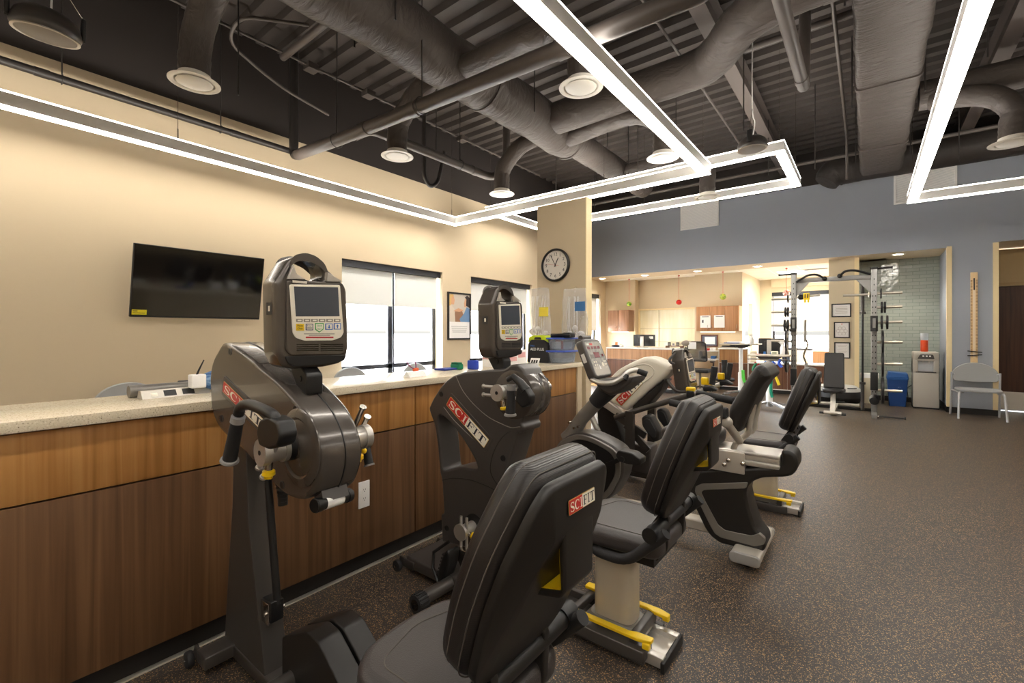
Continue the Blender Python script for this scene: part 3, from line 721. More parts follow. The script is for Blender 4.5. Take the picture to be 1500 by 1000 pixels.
# far crank
hubf = Vector((hub.x+.06, YA+.078+.07, hub.z)); cr2 = crank(A, hubf, 1, R(52), None, None, pins=False)
b = mb(M_CHROME)
for q_ in ((531, 598), (537.5, 612)):
    e = at(*q_, Y=YA+.15); b.cyl(e, e+Vector((-.06, 0, -.085)), .0095, n=14).cyl(e, e+Vector((.005, 0, .007)), .013, n=16)
b.build('crank_pin', None, cr2)
b = mb(M_RUB); g0, g1 = at(533, 640, Y=YA+.2), at(541, 682, Y=YA+.2); b.tube(smooth_path([g0+Vector((-.05, 0, .0)), g0+Vector((-.02, 0, .025)), g0, g1], 4), .0165, 12)
b.use(M_GRIP).cyl(g0+(g1-g0)*.08, g0+(g1-g0)*.28, .0185).cyl(g1-(g1-g0)*.06, g1, .02); b.use(M_YEL).ball(at(533, 660, Y=YA+.17), .011, 12); b.build('grip', None, cr2)
# handle bar with a white band under the drum
h0, h1 = at(460, 741, Y=YA-.075), at(513, 724, Y=YA+.07)
b = mb(M_BLK).cyl(h0, h1, .0215, n=24).lathe(h0, [(.019, 0), (.0235, .004), (.0235, .02)], h1-h0, 20).lathe(h1, [(.019, 0), (.0235, .004), (.0235, .02)], h0-h1, 20)
hm, hl = (h0+h1)/2, (h1-h0); b.use(M_WHITE).cyl(hm-hl*.25, hm+hl*.22, .0223, n=24)
b.use(M_GUND).bar(hm+Vector((0, 0, .0)), hm+Vector((-.03, 0, .07)), .09, .05); b.build('lower_handle', None, A)
# post
b = mb(M_STEELP); b.side([(-2.19, .05), (-1.80, .05), (-1.95, .62), (-1.985, 1.02), (-2.09, 1.02), (-2.105, .67)], YA-.045, YA+.045, .004); b.build('post', None, A)
b = mb(M_BLK); st0, st1 = Vector((-1.9, YA+.0, .92)), Vector((-1.80, YA+.0, .33)); b.cyl(st0, st1, .014, n=16).rbox((-1.86, YA-.03, .27), (-1.79, YA+.02, .35), .004)
b.use(M_CHROME).rbox((-1.868, YA-.034, .26), (-1.80, YA-.029, .34), .002).cyl((-1.82, YA-.04, .30), (-1.82, YA+.035, .30), .007, n=12); b.build('gas_strut', None, A)
b = mb(M_BLK)
for k in range(7): b.cyl((-1.83+k*.002, YA+.03, .80-k*.014), (-1.83+k*.002, YA+.03, .792-k*.014), .024-.0012*k, n=16)
b.cyl((-1.83, YA+.03, .86), (-1.82, YA+.03, .70), .018, n=16); b.build('bellows', None, A)
# floor frame, wheels, foot block
def floor_frame(par, x0, x1, y0, w=.1):
    b = mb(M_STEELP); b.rbox((x0, y0-w/2, .025), (x1, y0+w/2, .075), .006); b.rbox((x0, y0-.155, .03), (x0+.09, y0+.155, .08), .006)
    b.build('floor_frame', None, par)
    for s in (-1, 1):
        b = mb(M_STEELP); b.side(rounded([(x0-.055, .03), (x0+.01, .03), (x0+.01, .075), (x0-.035, .085)], .008), y0+s*.145-.006, y0+s*.145+.006, .002)
        b.build('wheel_bracket', None, par)
        wq = mb(M_RUB); wq.lathe((x0-.035, y0+s*.17, .033), [(.012, -.014), (.03, -.012), (.033, -.006), (.033, .006), (.03, .012), (.012, .014)], (0, 1, 0), 24); wq.use(M_CHROME).cyl((x0-.035, y0+s*.17-.02, .033), (x0-.035, y0+s*.17+.02, .033), .006, n=10)
        wq.build('transport_wheel', None, par)
floor_frame(A, -2.17, -.72, YA)
b = mb(M_SHELL)
for dy in (-.045, .045):
    yy = YA+.04+dy
    b.side(rounded([(-1.67, .05), (-1.67, .28), (-1.49, .37), (-1.42, .365), (-1.2, .22), (-1.1, .05)], .015), yy-.04, yy+.04, .005)
b.use(M_STEELP).cyl((-1.6, YA-.26, .16), (-1.6, YA+.2, .16), .03).box((-1.62, YA-.03, .06), (-1.3, YA+.1, .2)); b.build('foot_rest', None, A)
seat(A, 0, YA+.02); seat_base(A, 0, YA+.02); reg(A)

# ---- second machine: arm and leg cycle
YB2 = 1.93; nb = YB2-.08
Bm = thing('arm_and_leg_cycle', 'gunmetal arm and leg cycle with an opening in its side, second from the camera', 'exercise machine', (-1.5, YB2, 0), 'arm cycles with display heads')
outl = [(628, 597), (634, 584), (644, 568), (654, 557), (664, 550), (678, 545), (708, 542), (738, 540), (748, 534), (758, 533), (767, 541), (772, 556), (774, 574), (771, 596), (764, 620), (768, 626), (766, 633), (758, 634), (750, 662), (740, 694), (731, 724), (728, 724), (712, 770), (704, 796), (689, 804), (647, 793), (645.5, 754), (650, 752), (647, 704), (644, 691), (640.7, 653), (636.4, 623), (629, 603)]
hole = closed_smooth(xz([(643, 610), (648, 609), (660, 620), (674, 638), (688, 660), (698, 681), (695, 687), (672, 684), (652, 689), (648, 683), (645, 650), (642, 622)], nb), 3)
b = mb(M_GUND); b.side(rounded(xz(outl, nb), .012, 4), nb, YB2+.08, .012, [hole], res=3); body = b.build('body', None, Bm)
b = mb(M_SILVD)   # creases pressed into the side panel
for pts in ([(668, 551), (678, 572), (694, 592), (716, 611), (742, 624), (752, 626), (762, 625)], [(650, 596), (664, 614), (684, 634), (704, 652)]):
    b.tube([at(x, y, Y=nb-.0005) for x, y in [tuple(v) for v in smooth_path([(x, y, 0) for x, y in pts], 5) for v in [(v.x, v.y)]]], .0022, 6)
b.build('crease', None, body)
b = mb(M_BLK); b.tube([at(x, y, Y=nb-.0002) for x, y in [(v.x, v.y) for v in smooth_path([(752, 628, 0), (736, 640, 0), (724, 660, 0), (718, 684, 0), (722, 700, 0), (732, 714, 0)], 5)]], .002, 6)
b.tube([at(x, y, Y=nb-.0002) for x, y in [(v.x, v.y) for v in smooth_path([(648, 703, 0), (664, 700, 0), (690, 703, 0), (718, 714, 0), (730, 722, 0)], 5)]], .0025, 6); b.build('panel_joint', None, body)
for q_ in ((646.5, 577), (737, 671), (654.5, 773)):
    p = at(*q_, Y=nb); mb(M_BLK).cyl((p.x, nb-.002, p.z), (p.x, nb+.01, p.z), .013, n=18).use(M_SHELL).tube([(p.x+.0145*math.cos(t), nb-.001, p.z+.0145*math.sin(t)) for t in [k*PI/9 for k in range(18)]], .0025, 6, closed=True).build('bolt_recess', None, body)
line_badge(body, (657.5, 586), (714, 650), nb-.001, .068)
# upper drum
dc = at(752, 578, Y=nb)
b = mb(M_GUN); b.lathe((dc.x+.0, YB2, dc.z), [(.10, -.085), (.125, -.08), (.132, -.06), (.132, .02), (.128, .026), (.132, .032), (.132, .07), (.122, .084), (.09, .088)], (0, 1, 0), 56); b.build('drum', None, body)
n0 = at(733, 537, Y=YB2)
b = mb(M_BLK); b.side(rounded([(n0.x-.11, n0.z+.11), (n0.x-.02, n0.z-.02), (n0.x+.05, n0.z-.02), (n0.x+.05, n0.z+.04), (n0.x-.01, n0.z+.11)], .012), YB2-.032, YB2+.032, .006); b.cyl((n0.x+.0, YB2-.036, n0.z+.03), (n0.x, YB2+.036, n0.z+.03), .013); b.build('console_neck', None, Bm)
console(Bm, Vector((-1.535, YB2+.0, 1.437)))
hub = at(730, 575, Y=nb-.09)
b = mb(M_BRUSH).cyl((hub.x, nb-.001, hub.z), hub, .034, n=28).cyl(hub, hub+Vector((0, -.014, 0)), .042, n=32); 
for dz in (-.022, .022): b.cyl((hub.x-.12, hub.y+.025, hub.z+dz), (hub.x+.1, hub.y+.025, hub.z+dz), .008, n=12).cyl((hub.x-.125, hub.y+.025, hub.z+dz), (hub.x-.119, hub.y+.025, hub.z+dz), .012, n=12)
b.use(M_BLK).cyl(hub+Vector((0, -.013, 0)), hub+Vector((0, -.0155, 0)), .009, n=12)
hc = b.build('hand_crank', None, Bm)
b = mb(M_CHROME).cyl(hub+Vector((.008, .02, -.03)), hub+Vector((.02, .02, -.075)), .012, n=14).use(M_YEL).lathe(hub+Vector((.02, .02, -.07)), [(.012, 0), (.02, .003), (.02, .014), (.014, .018), (.003, .02)], (.1, 0, -1), 16); b.build('pull_knob', None, hc)
yb = nb-.12
b = mb(M_BLK); b.tube([at(x, y, Y=yb) for x, y in ((744, 556), (752, 552), (762, 560), (770, 572))], [.014, .017, .02, .026], 12)
b.side(rounded(xz([(760, 567), (770, 563), (781, 580), (779, 592), (768, 597), (758, 586)], yb), .012), yb-.02, yb+.025, .008); am = b.build('crank_arm', None, Bm)
g0, g1 = at(749, 569, Y=yb), at(747.5, 605, Y=yb)
b = mb(M_RUB); b.tube([g0, g0*.5+g1*.5, g1], [.02, .022, .024], 16); b.use(M_GRIP).cyl(g0+Vector((0, 0, .018)), g0-Vector((0, 0, .008)), .022).lathe(g1, [(.022, 0), (.029, -.003), (.03, -.012), (.02, -.016)], (0, 0, 1), 18); b.build('grip', None, am)
b = mb(M_CHROME)
for q_ in ((800, 557), (803, 568)):
    e = at(*q_, Y=YB2+.16); b.cyl(e, e+Vector((-.12, 0, 0)), .009, n=14).cyl(e, e+Vector((.007, 0, 0)), .014, n=16)
b.cyl((hub.x+.05, YB2+.08, hub.z), (hub.x+.05, YB2+.19, hub.z), .034, n=24); b.build('hand_crank', None, Bm)
mb(M_CHROME).cyl(at(782, 598, Y=YB2+.083), at(782, 598, Y=YB2+.095), .012, n=14).cyl(at(743, 733, Y=nb+.0), at(743, 733, Y=nb-.01), .01, n=14).build('bolt', None, body)
# pedals
ph = at(675.5, 779, Y=nb-.10)
b = mb(M_BRUSH).cyl((ph.x, nb, ph.z), ph, .032, n=28).cyl(ph, ph+Vector((0, -.012, 0)), .044, n=32)
for dx_ in (-.02, .022): b.cyl((ph.x+dx_, ph.y+.02, ph.z-.1), (ph.x+dx_, ph.y+.02, ph.z+.075), .008, n=12)
b.use(M_CHROME); b.side(rounded([(ph.x-.03, ph.z-.09), (ph.x+.05, ph.z-.09), (ph.x+.05, ph.z-.17), (ph.x+.02, ph.z-.2), (ph.x-.03, ph.z-.14)], .01), ph.y-.01, ph.y+.03, .004)
b.use(M_BLK).lathe((ph.x+.01, nb-.002, ph.z), [(.066, 0), (.07, -.006), (.06, -.008)], (0, 1, 0), 28)
fc = b.build('foot_crank', None, Bm)
mb(M_CHROME).cyl(ph+Vector((.02, .03, -.01)), ph+Vector((.06, .03, -.015)), .012, n=12).use(M_YEL).lathe(ph+Vector((.05, .03, -.014)), [(.012, 0), (.019, .004), (.019, .014), (.004, .02)], (1, 0, -.1), 16).build('pull_knob', None, fc)
pc = at(657, 826, Y=nb-.15)
b = mb(M_BLK)
loop = [(pc.x+.03*math.cos(t)+.03*math.sin(t), pc.z+.095*math.sin(t)) for t in [k*PI/10 for k in range(20)]]
b.side([(x, z) for x, z in loop], pc.y-.042, pc.y+.042, .012); b.use(M_RUB)
for k in range(7): b.box((pc.x-.05+k*.007, pc.y-.04, pc.z-.06+k*.02), (pc.x-.02+k*.007, pc.y+.04, pc.z-.052+k*.02))
pd = b.build('foot_pedal', None, Bm)
b = mb(M_BLK); b.tube([(pc.x-.03, pc.y-.045, pc.z-.09), (pc.x-.1, pc.y-.02, pc.z-.04), (pc.x-.115, pc.y, pc.z+.03), (pc.x-.03, pc.y+.03, pc.z+.1)], .009, 8); b.build('strap', None, pd)
b = mb(M_STEELP); t0 = at(606, 884, Z=.07); 
b.cyl((t0.x-.01, 1.48, .06), (t0.x, 2.34, .06), .034, n=24); b.build('stabiliser_tube', None, Bm)
for yy in (1.45, 2.3):
    b = mb(M_RUB); b.lathe((t0.x, yy, .06), [(.028, -.002), (.044, 0), (.046, .02), (.046, .055), (.038, .06)], (0, 1, 0), 24)
    for k in range(18): b.box((t0.x+.046*math.cos(k*PI/9)-.003, yy+.004, .06+.046*math.sin(k*PI/9)-.003), (t0.x+.046*math.cos(k*PI/9)+.003, yy+.054, .06+.046*math.sin(k*PI/9)+.003))
    b.use(M_GLOSSB).cyl((t0.x, yy-.003, .06), (t0.x, yy, .06), .026, n=20); b.build('end_cap', None, Bm)
w0 = at(578, 828, Z=.04)
floor_frame(Bm, w0.x+.035, -.72, 1.84)
mb(M_GUND).rbox((w0.x+.05, 1.69, .03), (w0.x+.62, 2.03, .095), .012).build('base_plate', None, Bm)
seat(Bm, 0, YB2+.01); seat_base(Bm, 0, YB2+.01); reg(Bm)
# ---- third machine: recumbent bicycle
YC3 = 3.13; nc = 3.03
Cm = thing('recumbent_bike', 'silver and black recumbent exercise bike, red number displays on its console', 'exercise machine', (-1.1, YC3, 0))
def pl(b, pts, Y0, Y1, bev=.01, r=.02, holes=(), n=4):
    b.side(rounded(xz(pts, Y0), r, n), Y0, Y1, bev, holes); return b
disc = closed_smooth(xz([(805, 690), (809, 663), (818, 646), (832, 637), (846, 634), (862, 637), (882, 646), (900, 657), (909, 669), (911, 684), (909, 700), (901, 716), (894, 727), (880, 738), (862, 744), (836, 738), (815, 722)], nc), 3)
b = mb(M_GUND); b.side(disc, nc+.012, 3.24, .03, res=4); ds = b.build('drive_housing', None, Cm)
cx = sum(p[0] for p in disc)/len(disc); cz = sum(p[1] for p in disc)/len(disc)
scl = lambda k, o=(0, 0): [(cx+(x-cx)*k+o[0], cz+(z-cz)*k+o[1]) for x, z in disc]
b = mb(M_SILVD); b.side(scl(.95, (.0, -.0)), nc, nc+.03, .006, [scl(.80)]); b.build('silver_ring', None, ds)
b = mb(M_BLK); b.side(scl(.82), nc+.004, nc+.03, .003); b.build('dark_panel', None, ds)
a = at(836, 674, Y=nc); badge(ds, (a.x+.05, nc+.002, a.z), (1, 0, 0), (0, 0, 1), .16, .045)
b = mb(M_SILVD); p0, p1, p2 = at(838, 636, Y=YC3), at(852, 613, Y=YC3), at(887, 575, Y=YC3)
b.tube([p0+(p0-p1)*.3, p0, p1, p2], [.075, .062, .052, .052], 24)
mast = b.build('mast', None, Cm)
for q_ in ((833, 619), (840, 627), (846, 625)):
    p = at(*q_, Y=nc+.03); mb(M_CHROME).cyl(p, p+Vector((0, .03, 0)), .009, n=12).build('bolt', None, mast)
b = mb(M_RUB); b.tube([at(872, 590, Y=YC3), at(884, 577, Y=YC3), at(893, 567, Y=YC3)], [.058, .07, .075], 20); b.build('mast_boot', None, mast)
# console
f0, f1 = at(853.3, 499, Y=3.04), at(873, 552, Y=3.04)
vd = (f0-f1); H_ = vd.length; v = vd.normalized(); nrm = Vector((v.z, 0, -v.x)); W_ = .27
o_ = (f0+f1)/2+Vector((0, W_/2, 0))
Mc = plane_m(o_, (0, 1, 0), v)
def RR(x0, x1, y0, y1, r): return rounded([(x0, y0), (x1, y0), (x1, y1), (x0, y1)], r, 4)
b = mb(M_GUND); b.plate(RR(-W_/2-.012, W_/2+.012, -H_/2-.01, H_/2+.012, .04), -.065, 0, .012, M=Mc, res=3); cs = b.build('console', None, Cm)
b = mb(ramp_mat('console overlay', 'noise', 30, [(.35, (140, 137, 132)), (.65, (186, 182, 174))], rough=.4)); b.plate(RR(-W_/2+.012, W_/2-.012, -H_/2+.005, H_/2-.008, .03), 0, .002, .0005, M=Mc)
b.use(M_SILV).plate(RR(-W_/2+.02, W_/2-.02, -H_/2+.01, -H_/2+.08, .01), .001, .003, .0005, M=Mc)
b.use(M_SILVD).plate(RR(-W_/2+.03, W_/2-.03, .0, .03, .006), .001, .003, .0005, M=Mc).build('overlay', None, cs)
mled = mat('red number display', (112, 12, 26), .25)
for (x, y, w_, h_) in ((-.088, .085, .04, .022), (-.035, .085, .03, .022), (.015, .085, .038, .022), (.07, .085, .042, .022), (.0, .025, .085, .045), (.09, .02, .03, .02)):
    mb(mled).plate(RR(x-w_/2, x+w_/2, y-h_/2, y+h_/2, .002), .001, .0035, .0003, M=Mc).build('number_display', None, cs)
b = mb(M_LBL); b.plate(RR(-.1, -.065, .107, .122, .002), .001, .003, .0003, M=Mc).use(M_RED).plate(RR(-.055, -.01, .106, .123, .002), .001, .003, .0003, M=Mc)
b.use(M_CREAM).cyl(Mc @ Vector((.045, -.055, 0)), Mc @ Vector((.045, -.055, .003)), .018, n=18)
for x in (-.08, -.05, .08, .1):
    for y in (-.03, -.055, -.08): b.plate(RR(x-.008, x+.008, y-.006, y+.006, .002), .001, .003, .0003, M=Mc)
b.use(M_WHITE).plate([(-.03, -.09), (-.005, -.09), (-.018, -.05)], .001, .0035, .0003, M=Mc); b.build('keypad', None, cs)
sp_ = at(848, 514, Y=3.028); b = mb(M_LBL); M_ = plane_m((sp_.x, 3.026, sp_.z), (nrm.x, 0, nrm.z), v); b.plate([(-.015, -.04), (.015, -.04), (.015, .03), (-.015, .03)], 0, .002, .0003, M=Mc @ Matrix.Translation((-W_/2-.013, .02, -.035)) @ Matrix.Rotation(R(90), 4, 'Y')); b.build('sticker', None, cs)
b = mb(M_GUND); top = o_+v*(H_/2+.02)-nrm*.05; b.rbox((top.x-.05, top.y-.08, top.z-.03), (top.x+.04, top.y+.08, top.z+.015), .012).cyl(top+Vector((0, -.07, .02)), top+Vector((0, .07, .02)), .02, n=16); b.build('reading_rest', None, cs)
# tray and handlebar
b = mb(M_GUND); pl(b, [(868, 556), (880, 556), (926, 552), (924, 560), (905, 575), (893, 580), (878, 572)], 3.03, 3.3, .02, .012); b.build('tray', None, Cm)
b = mb(M_BRUSH); hb = smooth_path([at(948, 548, Y=3.02)+Vector((0, .42, 0))][:0]+[at(913, 552, Y=3.02), at(898, 560, Y=2.99), at(880, 561, Y=2.98), at(866, 555, Y=3.06)], 6)
b.tube(hb, .0185, 14); b.tube(smooth_path([at(911, 553, Y=3.02), at(920, 545, Y=3.05), at(931, 542, Y=3.1), at(937, 544, Y=3.12)], 5), .0185, 14); bar = b.build('handlebar', None, Cm)
mb(M_RUB).tube(smooth_path([at(934, 543, Y=3.11), at(941, 545.5, Y=3.12), at(948, 548, Y=3.13)], 4), .02, 14).build('grip', None, bar)
mb(M_BLK).cyl(at(914, 556, Y=3.02), at(917, 549, Y=3.04), .022, n=16).build('clamp', None, bar)
# pedals
for (q_, yy, s_) in (((924, 667), 2.93, 1), ((850, 705), 3.42, -1)):
    p = at(*q_, Y=yy); b = mb(M_SHELL); b.side(rounded([(p.x-.09, p.z-.0), (p.x-.07, p.z+.035), (p.x+.03, p.z+.03), (p.x+.09, p.z+.0), (p.x+.085, p.z-.04), (p.x-.0, p.z-.05), (p.x-.07, p.z-.04)], .012), yy-.05, yy+.05, .008)
    b.use(M_BLK).cyl((p.x-.04, yy-.06, p.z-.02), (p.x-.04, yy+.06, p.z-.02), .018, n=16); pdl = b.build('foot_pedal', None, Cm)
    b = mb(M_BLK); b.bar((p.x-.04, yy+.07*s_, p.z-.02), (cx+.1, yy+.07*s_, cz+.02), .02, .03); b.build('crank_arm', None, Cm)
# beam, rear housing, feet
b = mb(M_SILV); b.side(rounded([(-1.55, .09), (-.62, .09), (-.62, .16), (-1.55, .16)], .01), YC3-.05, YC3+.05, .012)
b.rbox((-1.68, 2.88, .03), (-1.56, 3.38, .1), .02); b.build('beam', None, Cm)
hp = [(985, 694), (1038, 688), (1100, 685), (1145, 683), (1144, 660), (1156, 660), (1165, 666), (1169, 677), (1168, 688), (1160, 697), (1148, 699), (1116, 700), (1103, 705), (1095, 713), (1092.5, 724), (1098, 748), (1107, 776), (1120, 792), (1121.5, 804), (1114, 810), (1104, 808), (1054, 796), (1041, 786), (1033, 775), (1015, 738), (1004, 708)]
b = mb(M_SHELL); b.side(rounded(xz(hp, nc), .02, 5), nc, 3.24, .018, res=4); rh = b.build('rear_housing', None, Cm)
sp = [(1096, 706), (1028, 708), (1019, 712), (1018, 719), (1026, 740), (1040, 769), (1047, 781), (1056, 787), (1106, 800), (1120, 797), (1121, 789), (1112, 781), (1100, 784), (1062, 776), (1052, 768), (1034, 735), (1027.5, 721), (1030, 718), (1036, 717), (1093, 715)]
b = mb(M_SILVD); b.side(rounded(xz(sp, nc), .01, 3), nc-.004, nc+.03, .003); b.build('silver_stripe', None, rh)
r0, r1 = at(1095, 682, Y=nc), at(1143, 664, Y=nc)
b = mb(M_BRUSH); b.rbox((r0.x-.45, nc+.0, r0.z-.0), (r1.x, 3.24, r0.z+.03), .006).rbox((r0.x-.45, nc+.012, r0.z+.03), (r1.x, 3.23, r0.z+.065), .01).rbox((r0.x-.45, nc, r0.z+.06), (r1.x, 3.24, r0.z+.085), .01); b.build('slide_rail', None, Cm)
c0, c1 = at(1041, 686, Y=nc), at(1091, 661, Y=nc)
b = mb(M_SILV); b.rbox((c0.x, nc-.012, c0.z+.0), (c1.x, 3.255, c1.z-.01), .004)
for q_ in ((1061, 680), (1067, 674), (1088, 679)):
    p = at(*q_, Y=nc-.012); b.use(M_CHROME).lathe(p, [(.014, 0), (.014, -.004), (.009, -.009), (.002, -.01)], (0, 1, 0), 16)
b.build('seat_carriage', None, Cm)
zc = c1.z-.01
for yy in (3.05, 3.22):
    b = mb(M_SILV); b.tube(smooth_path([at(1048, 668, Y=3.05), at(1062, 671, Y=3.05), at(1072, 662, Y=3.05), at(1079, 648, Y=3.05), at(1096, 634, Y=3.05), at(1098, 622, Y=3.05), at(1104, 592, Y=3.05)], 5), .017, 12) if yy < 3.1 else b.tube(smooth_path([at(x, y, Y=3.05)+Vector((0, .17, 0)) for x, y in ((1048, 668), (1062, 671), (1072, 662), (1079, 648), (1096, 634), (1098, 622), (1104, 592))], 5), .017, 12)
    b.build('back_support', None, Cm)
ns = 2.93
bp_ = [(1066, 600), (1071, 590), (1083, 571), (1094, 553), (1105, 537), (1110, 534.5), (1117, 535.5), (1122, 540), (1128, 550), (1127, 555), (1119, 561), (1111, 573), (1101, 595), (1091, 617), (1084, 634), (1076, 633), (1070, 625), (1066, 613)]
b = mb(M_VINYL); b.side(rounded(xz(bp_, ns), .02, 4), ns, 3.33, .045, res=5); bk = b.build('seat_back', None, Cm)
b = mb(M_SEAM)
for pts in (((1092, 556), (1104, 566)), ((1083, 572), (1096, 584))): pass
mb(M_BLK).tube([at(x, y, Y=ns+.045) for x, y in ((1070, 622), (1084, 595), (1100, 566), (1112, 552))], .003, 6).build('seam', None, bk)
b = mb(M_SEAT); s0 = at(1046, 652, Y=2.93); b.M = Matrix(); b.plate(rounded([(s0.x-.36, 2.98), (s0.x-.02, 2.93), (s0.x+.02, 3.13), (s0.x-.02, 3.33), (s0.x-.36, 3.28)], .07, 5), zc+.015, zc+.1, .035, res=4); b.build('seat_cushion', None, Cm)
# side arms of the seat
for (yy, s_) in ((2.86, -1), (3.42, 1)):
    b = mb(M_SILV); j = at(1064, 618, Y=2.86); j.y = yy; k0 = at(1077, 652, Y=2.86); k0.y = yy-s_*.12
    b.ball(j, (.036, .018, .034), 18).tube([j, k0], .023, 12); arm_ = b.build('arm_bracket', None, Cm)
    pts = [(1041, 596), (1066, 597), (1067, 612), (1058, 613), (1041, 607)]
    q2 = [(p.x, p.z) for p in (at(x, y, Y=2.86) for x, y in pts)]
    b = mb(M_RUB); b.side(rounded(q2, .015), yy-.03, yy+.03, .012); b.use(M_RUB).tube([(q2[0][0]+.02, yy, q2[0][1]-.03), (q2[0][0]-.24, yy, q2[0][1]+.005)], [.028, .022], 12)
    b.use(M_CHROME).lathe((q2[1][0]-.04, yy-.03, q2[1][1]-.06), [(.009, 0), (.009, -.003), (.002, -.006)], (0, 1, 0), 12); b.build('armrest', None, arm_)
ft = at(1075, 822, Y=2.93)
b = mb(M_SILV); x0 = ft.x-.02
sec = rounded([(x0, .035), (x0+.16, .035), (x0+.16, .095), (x0, .095)], .028, 5); b.side(sec, 2.92, 3.42, .004)
b.use(M_GRIP); b.side([(x0+.08+(x-x0-.08)*1.03, .065+(z-.065)*1.05) for x, z in sec], 2.905, 2.925, .006)
b.side([(x0+.08+(x-x0-.08)*1.03, .065+(z-.065)*1.05) for x, z in sec], 3.415, 3.435, .006); fo = b.build('rear_foot', None, Cm)
for yy in (2.99, 3.35): mb(M_BLK).cyl((x0+.08, yy, 0), (x0+.08, yy, .04), .024, n=18).build('levelling_foot', None, fo)
reg(Cm)

# ---- fourth machine: white recumbent stepper
YD4 = 4.12; nd = 4.02
D = thing('recumbent_stepper', 'recumbent stepper with a big white shroud, long push arms and yellow levers', 'exercise machine', (-1.2, YD4, 0))
sh = [(889, 587), (902, 594), (916, 603), (926, 594), (950, 572), (974, 553), (984, 542), (992, 538), (992, 533), (981, 534), (973, 531.5), (961, 525), (949, 522), (940, 523.5), (924, 530.5), (904, 541), (886, 560)]
b = mb(mat('warm white shroud', (228, 222, 206), .35)); b.side(rounded(xz(sh, nd), .06, 6), nd, 4.24, .04, res=5); so_ = b.build('shroud', None, D)
line_badge(so_, (906, 590), (937.5, 556.5), nd-.001, .085, frame_=False)
b = mb(mat('shroud crease', (206, 200, 184), .4)); b.tube(smooth_path([at(x, y, Y=nd-.002) for x, y in ((916, 545), (930, 536), (946, 533.5), (957, 540), (956, 550), (940, 562))], 5), .005, 8); b.build('crease', None, so_)
b = mb(M_SHELL); pl(b, [(926, 595), (950, 574), (974, 555), (968, 572), (952, 590), (944, 600), (926, 606)], nd+.02, 4.22, .015, .01)
pl(b, [(873, 592), (884, 590), (896, 600), (906, 622), (917, 655), (890, 662), (876, 625)], nd+.03, 4.2, .015, .015); b.build('lower_housing', None, D)
b = mb(M_SILV)
b.side(rounded(xz([(877, 583), (884, 583), (914, 604), (910, 611), (900, 606), (879, 592)], nd-.02), .008), nd-.03, nd, .004)
for dy in (0, .22): b.tube([at(862, 600, Y=nd)+Vector((0, dy, 0)), at(886, 652, Y=nd)+Vector((0, dy, 0))], .028, 10)
b.build('front_frame', None, D)
cz_ = at(1003, 541, Y=YD4)
b = mb(M_SHELL).tube([at(1000, 571, Y=YD4), at(1002, 560, Y=YD4)], .03, 12); b.build('console_neck', None, D)
console(D, Vector((at(1011, 541, Y=YD4).x, YD4, cz_.z)), tilt=R(-8))
b = mb(M_GUND); b.tube(smooth_path([at(990, 517, Y=3.98), at(981, 526, Y=3.95), at(983, 531, Y=3.95), at(988, 533, Y=3.97)], 4), .012, 8); b.build('reading_rest', None, D)
# push arms
for (y0, off_) in ((3.86, (0, 0)), (4.38, (0, 0))):
    b = mb(M_STEELP); a0, a1, a2 = at(901, 612, Y=3.86), at(940, 599, Y=3.86), at(1008, 579, Y=3.86)
    dv = Vector((0, y0-3.86, 0)); b.tube([a0+dv, a1+dv, a2+dv], [.024, .024, .024], 12)
    b.bar(at(923, 602, Y=3.86)+dv, at(923, 662, Y=3.86)+dv, .05, .07, up=(1, 0, 0)); arm_ = b.build('push_arm', None, D)
    e = at(1012, 577, Y=3.86)+dv; g = at(1036, 569, Y=3.86)+dv
    b = mb(M_BRUSH).cyl(a2+dv, g, .019, n=14); b.build('slide_tube', None, arm_)
    b = mb(M_BLK); b.rbox(e-Vector((.03, .03, .03)), e+Vector((.03, .03, .03)), .008); b.side(rounded(xz([(1030, 566), (1042, 564), (1052, 570), (1050, 572), (1040, 572), (1032, 574)], 3.86), .01), y0-.03, y0+.03, .01); b.build('hand_guard', None, arm_)
    b = mb(M_YEL); k = at(1012, 570, Y=3.86)+dv; b.rbox(k-Vector((.035, .025, .018)), k+Vector((.035, .025, .018)), .01)
    k = at(1033, 558, Y=3.86)+dv; b.rbox(k-Vector((.03, .02, .03)), k+Vector((.025, .02, .03)), .01); b.build('release_lever', None, arm_)
    b = mb(M_RUB); g0, g1 = at(1043, 563, Y=3.86)+dv, at(1047, 537, Y=3.86)+dv; b.tube([g0, g1], [.023, .025], 14); b.build('grip', None, arm_)
b = mb(M_RUB); g0, g1 = at(1062, 553, Y=4.5), at(1061, 527, Y=4.5); b.cyl(g0, g1, .026, n=16); b.lathe(g0, [(.03, -.04), (.075, -.03), (.085, -.012), (.07, -.002), (.03, .004)], (0, 0, 1), 24)
b.use(M_STEELP).tube([g0-Vector((0, 0, .03)), at(1036, 566, Y=4.38)], .018, 10); b.build('turning_grip', None, D)
b = mb(M_STEELP); b.tube(smooth_path([at(977, 556, Y=nd), at(984, 566, Y=nd), at(995, 573, Y=nd), at(1010, 572, Y=nd)], 5), .017, 10); b.build('console_arm', None, D)
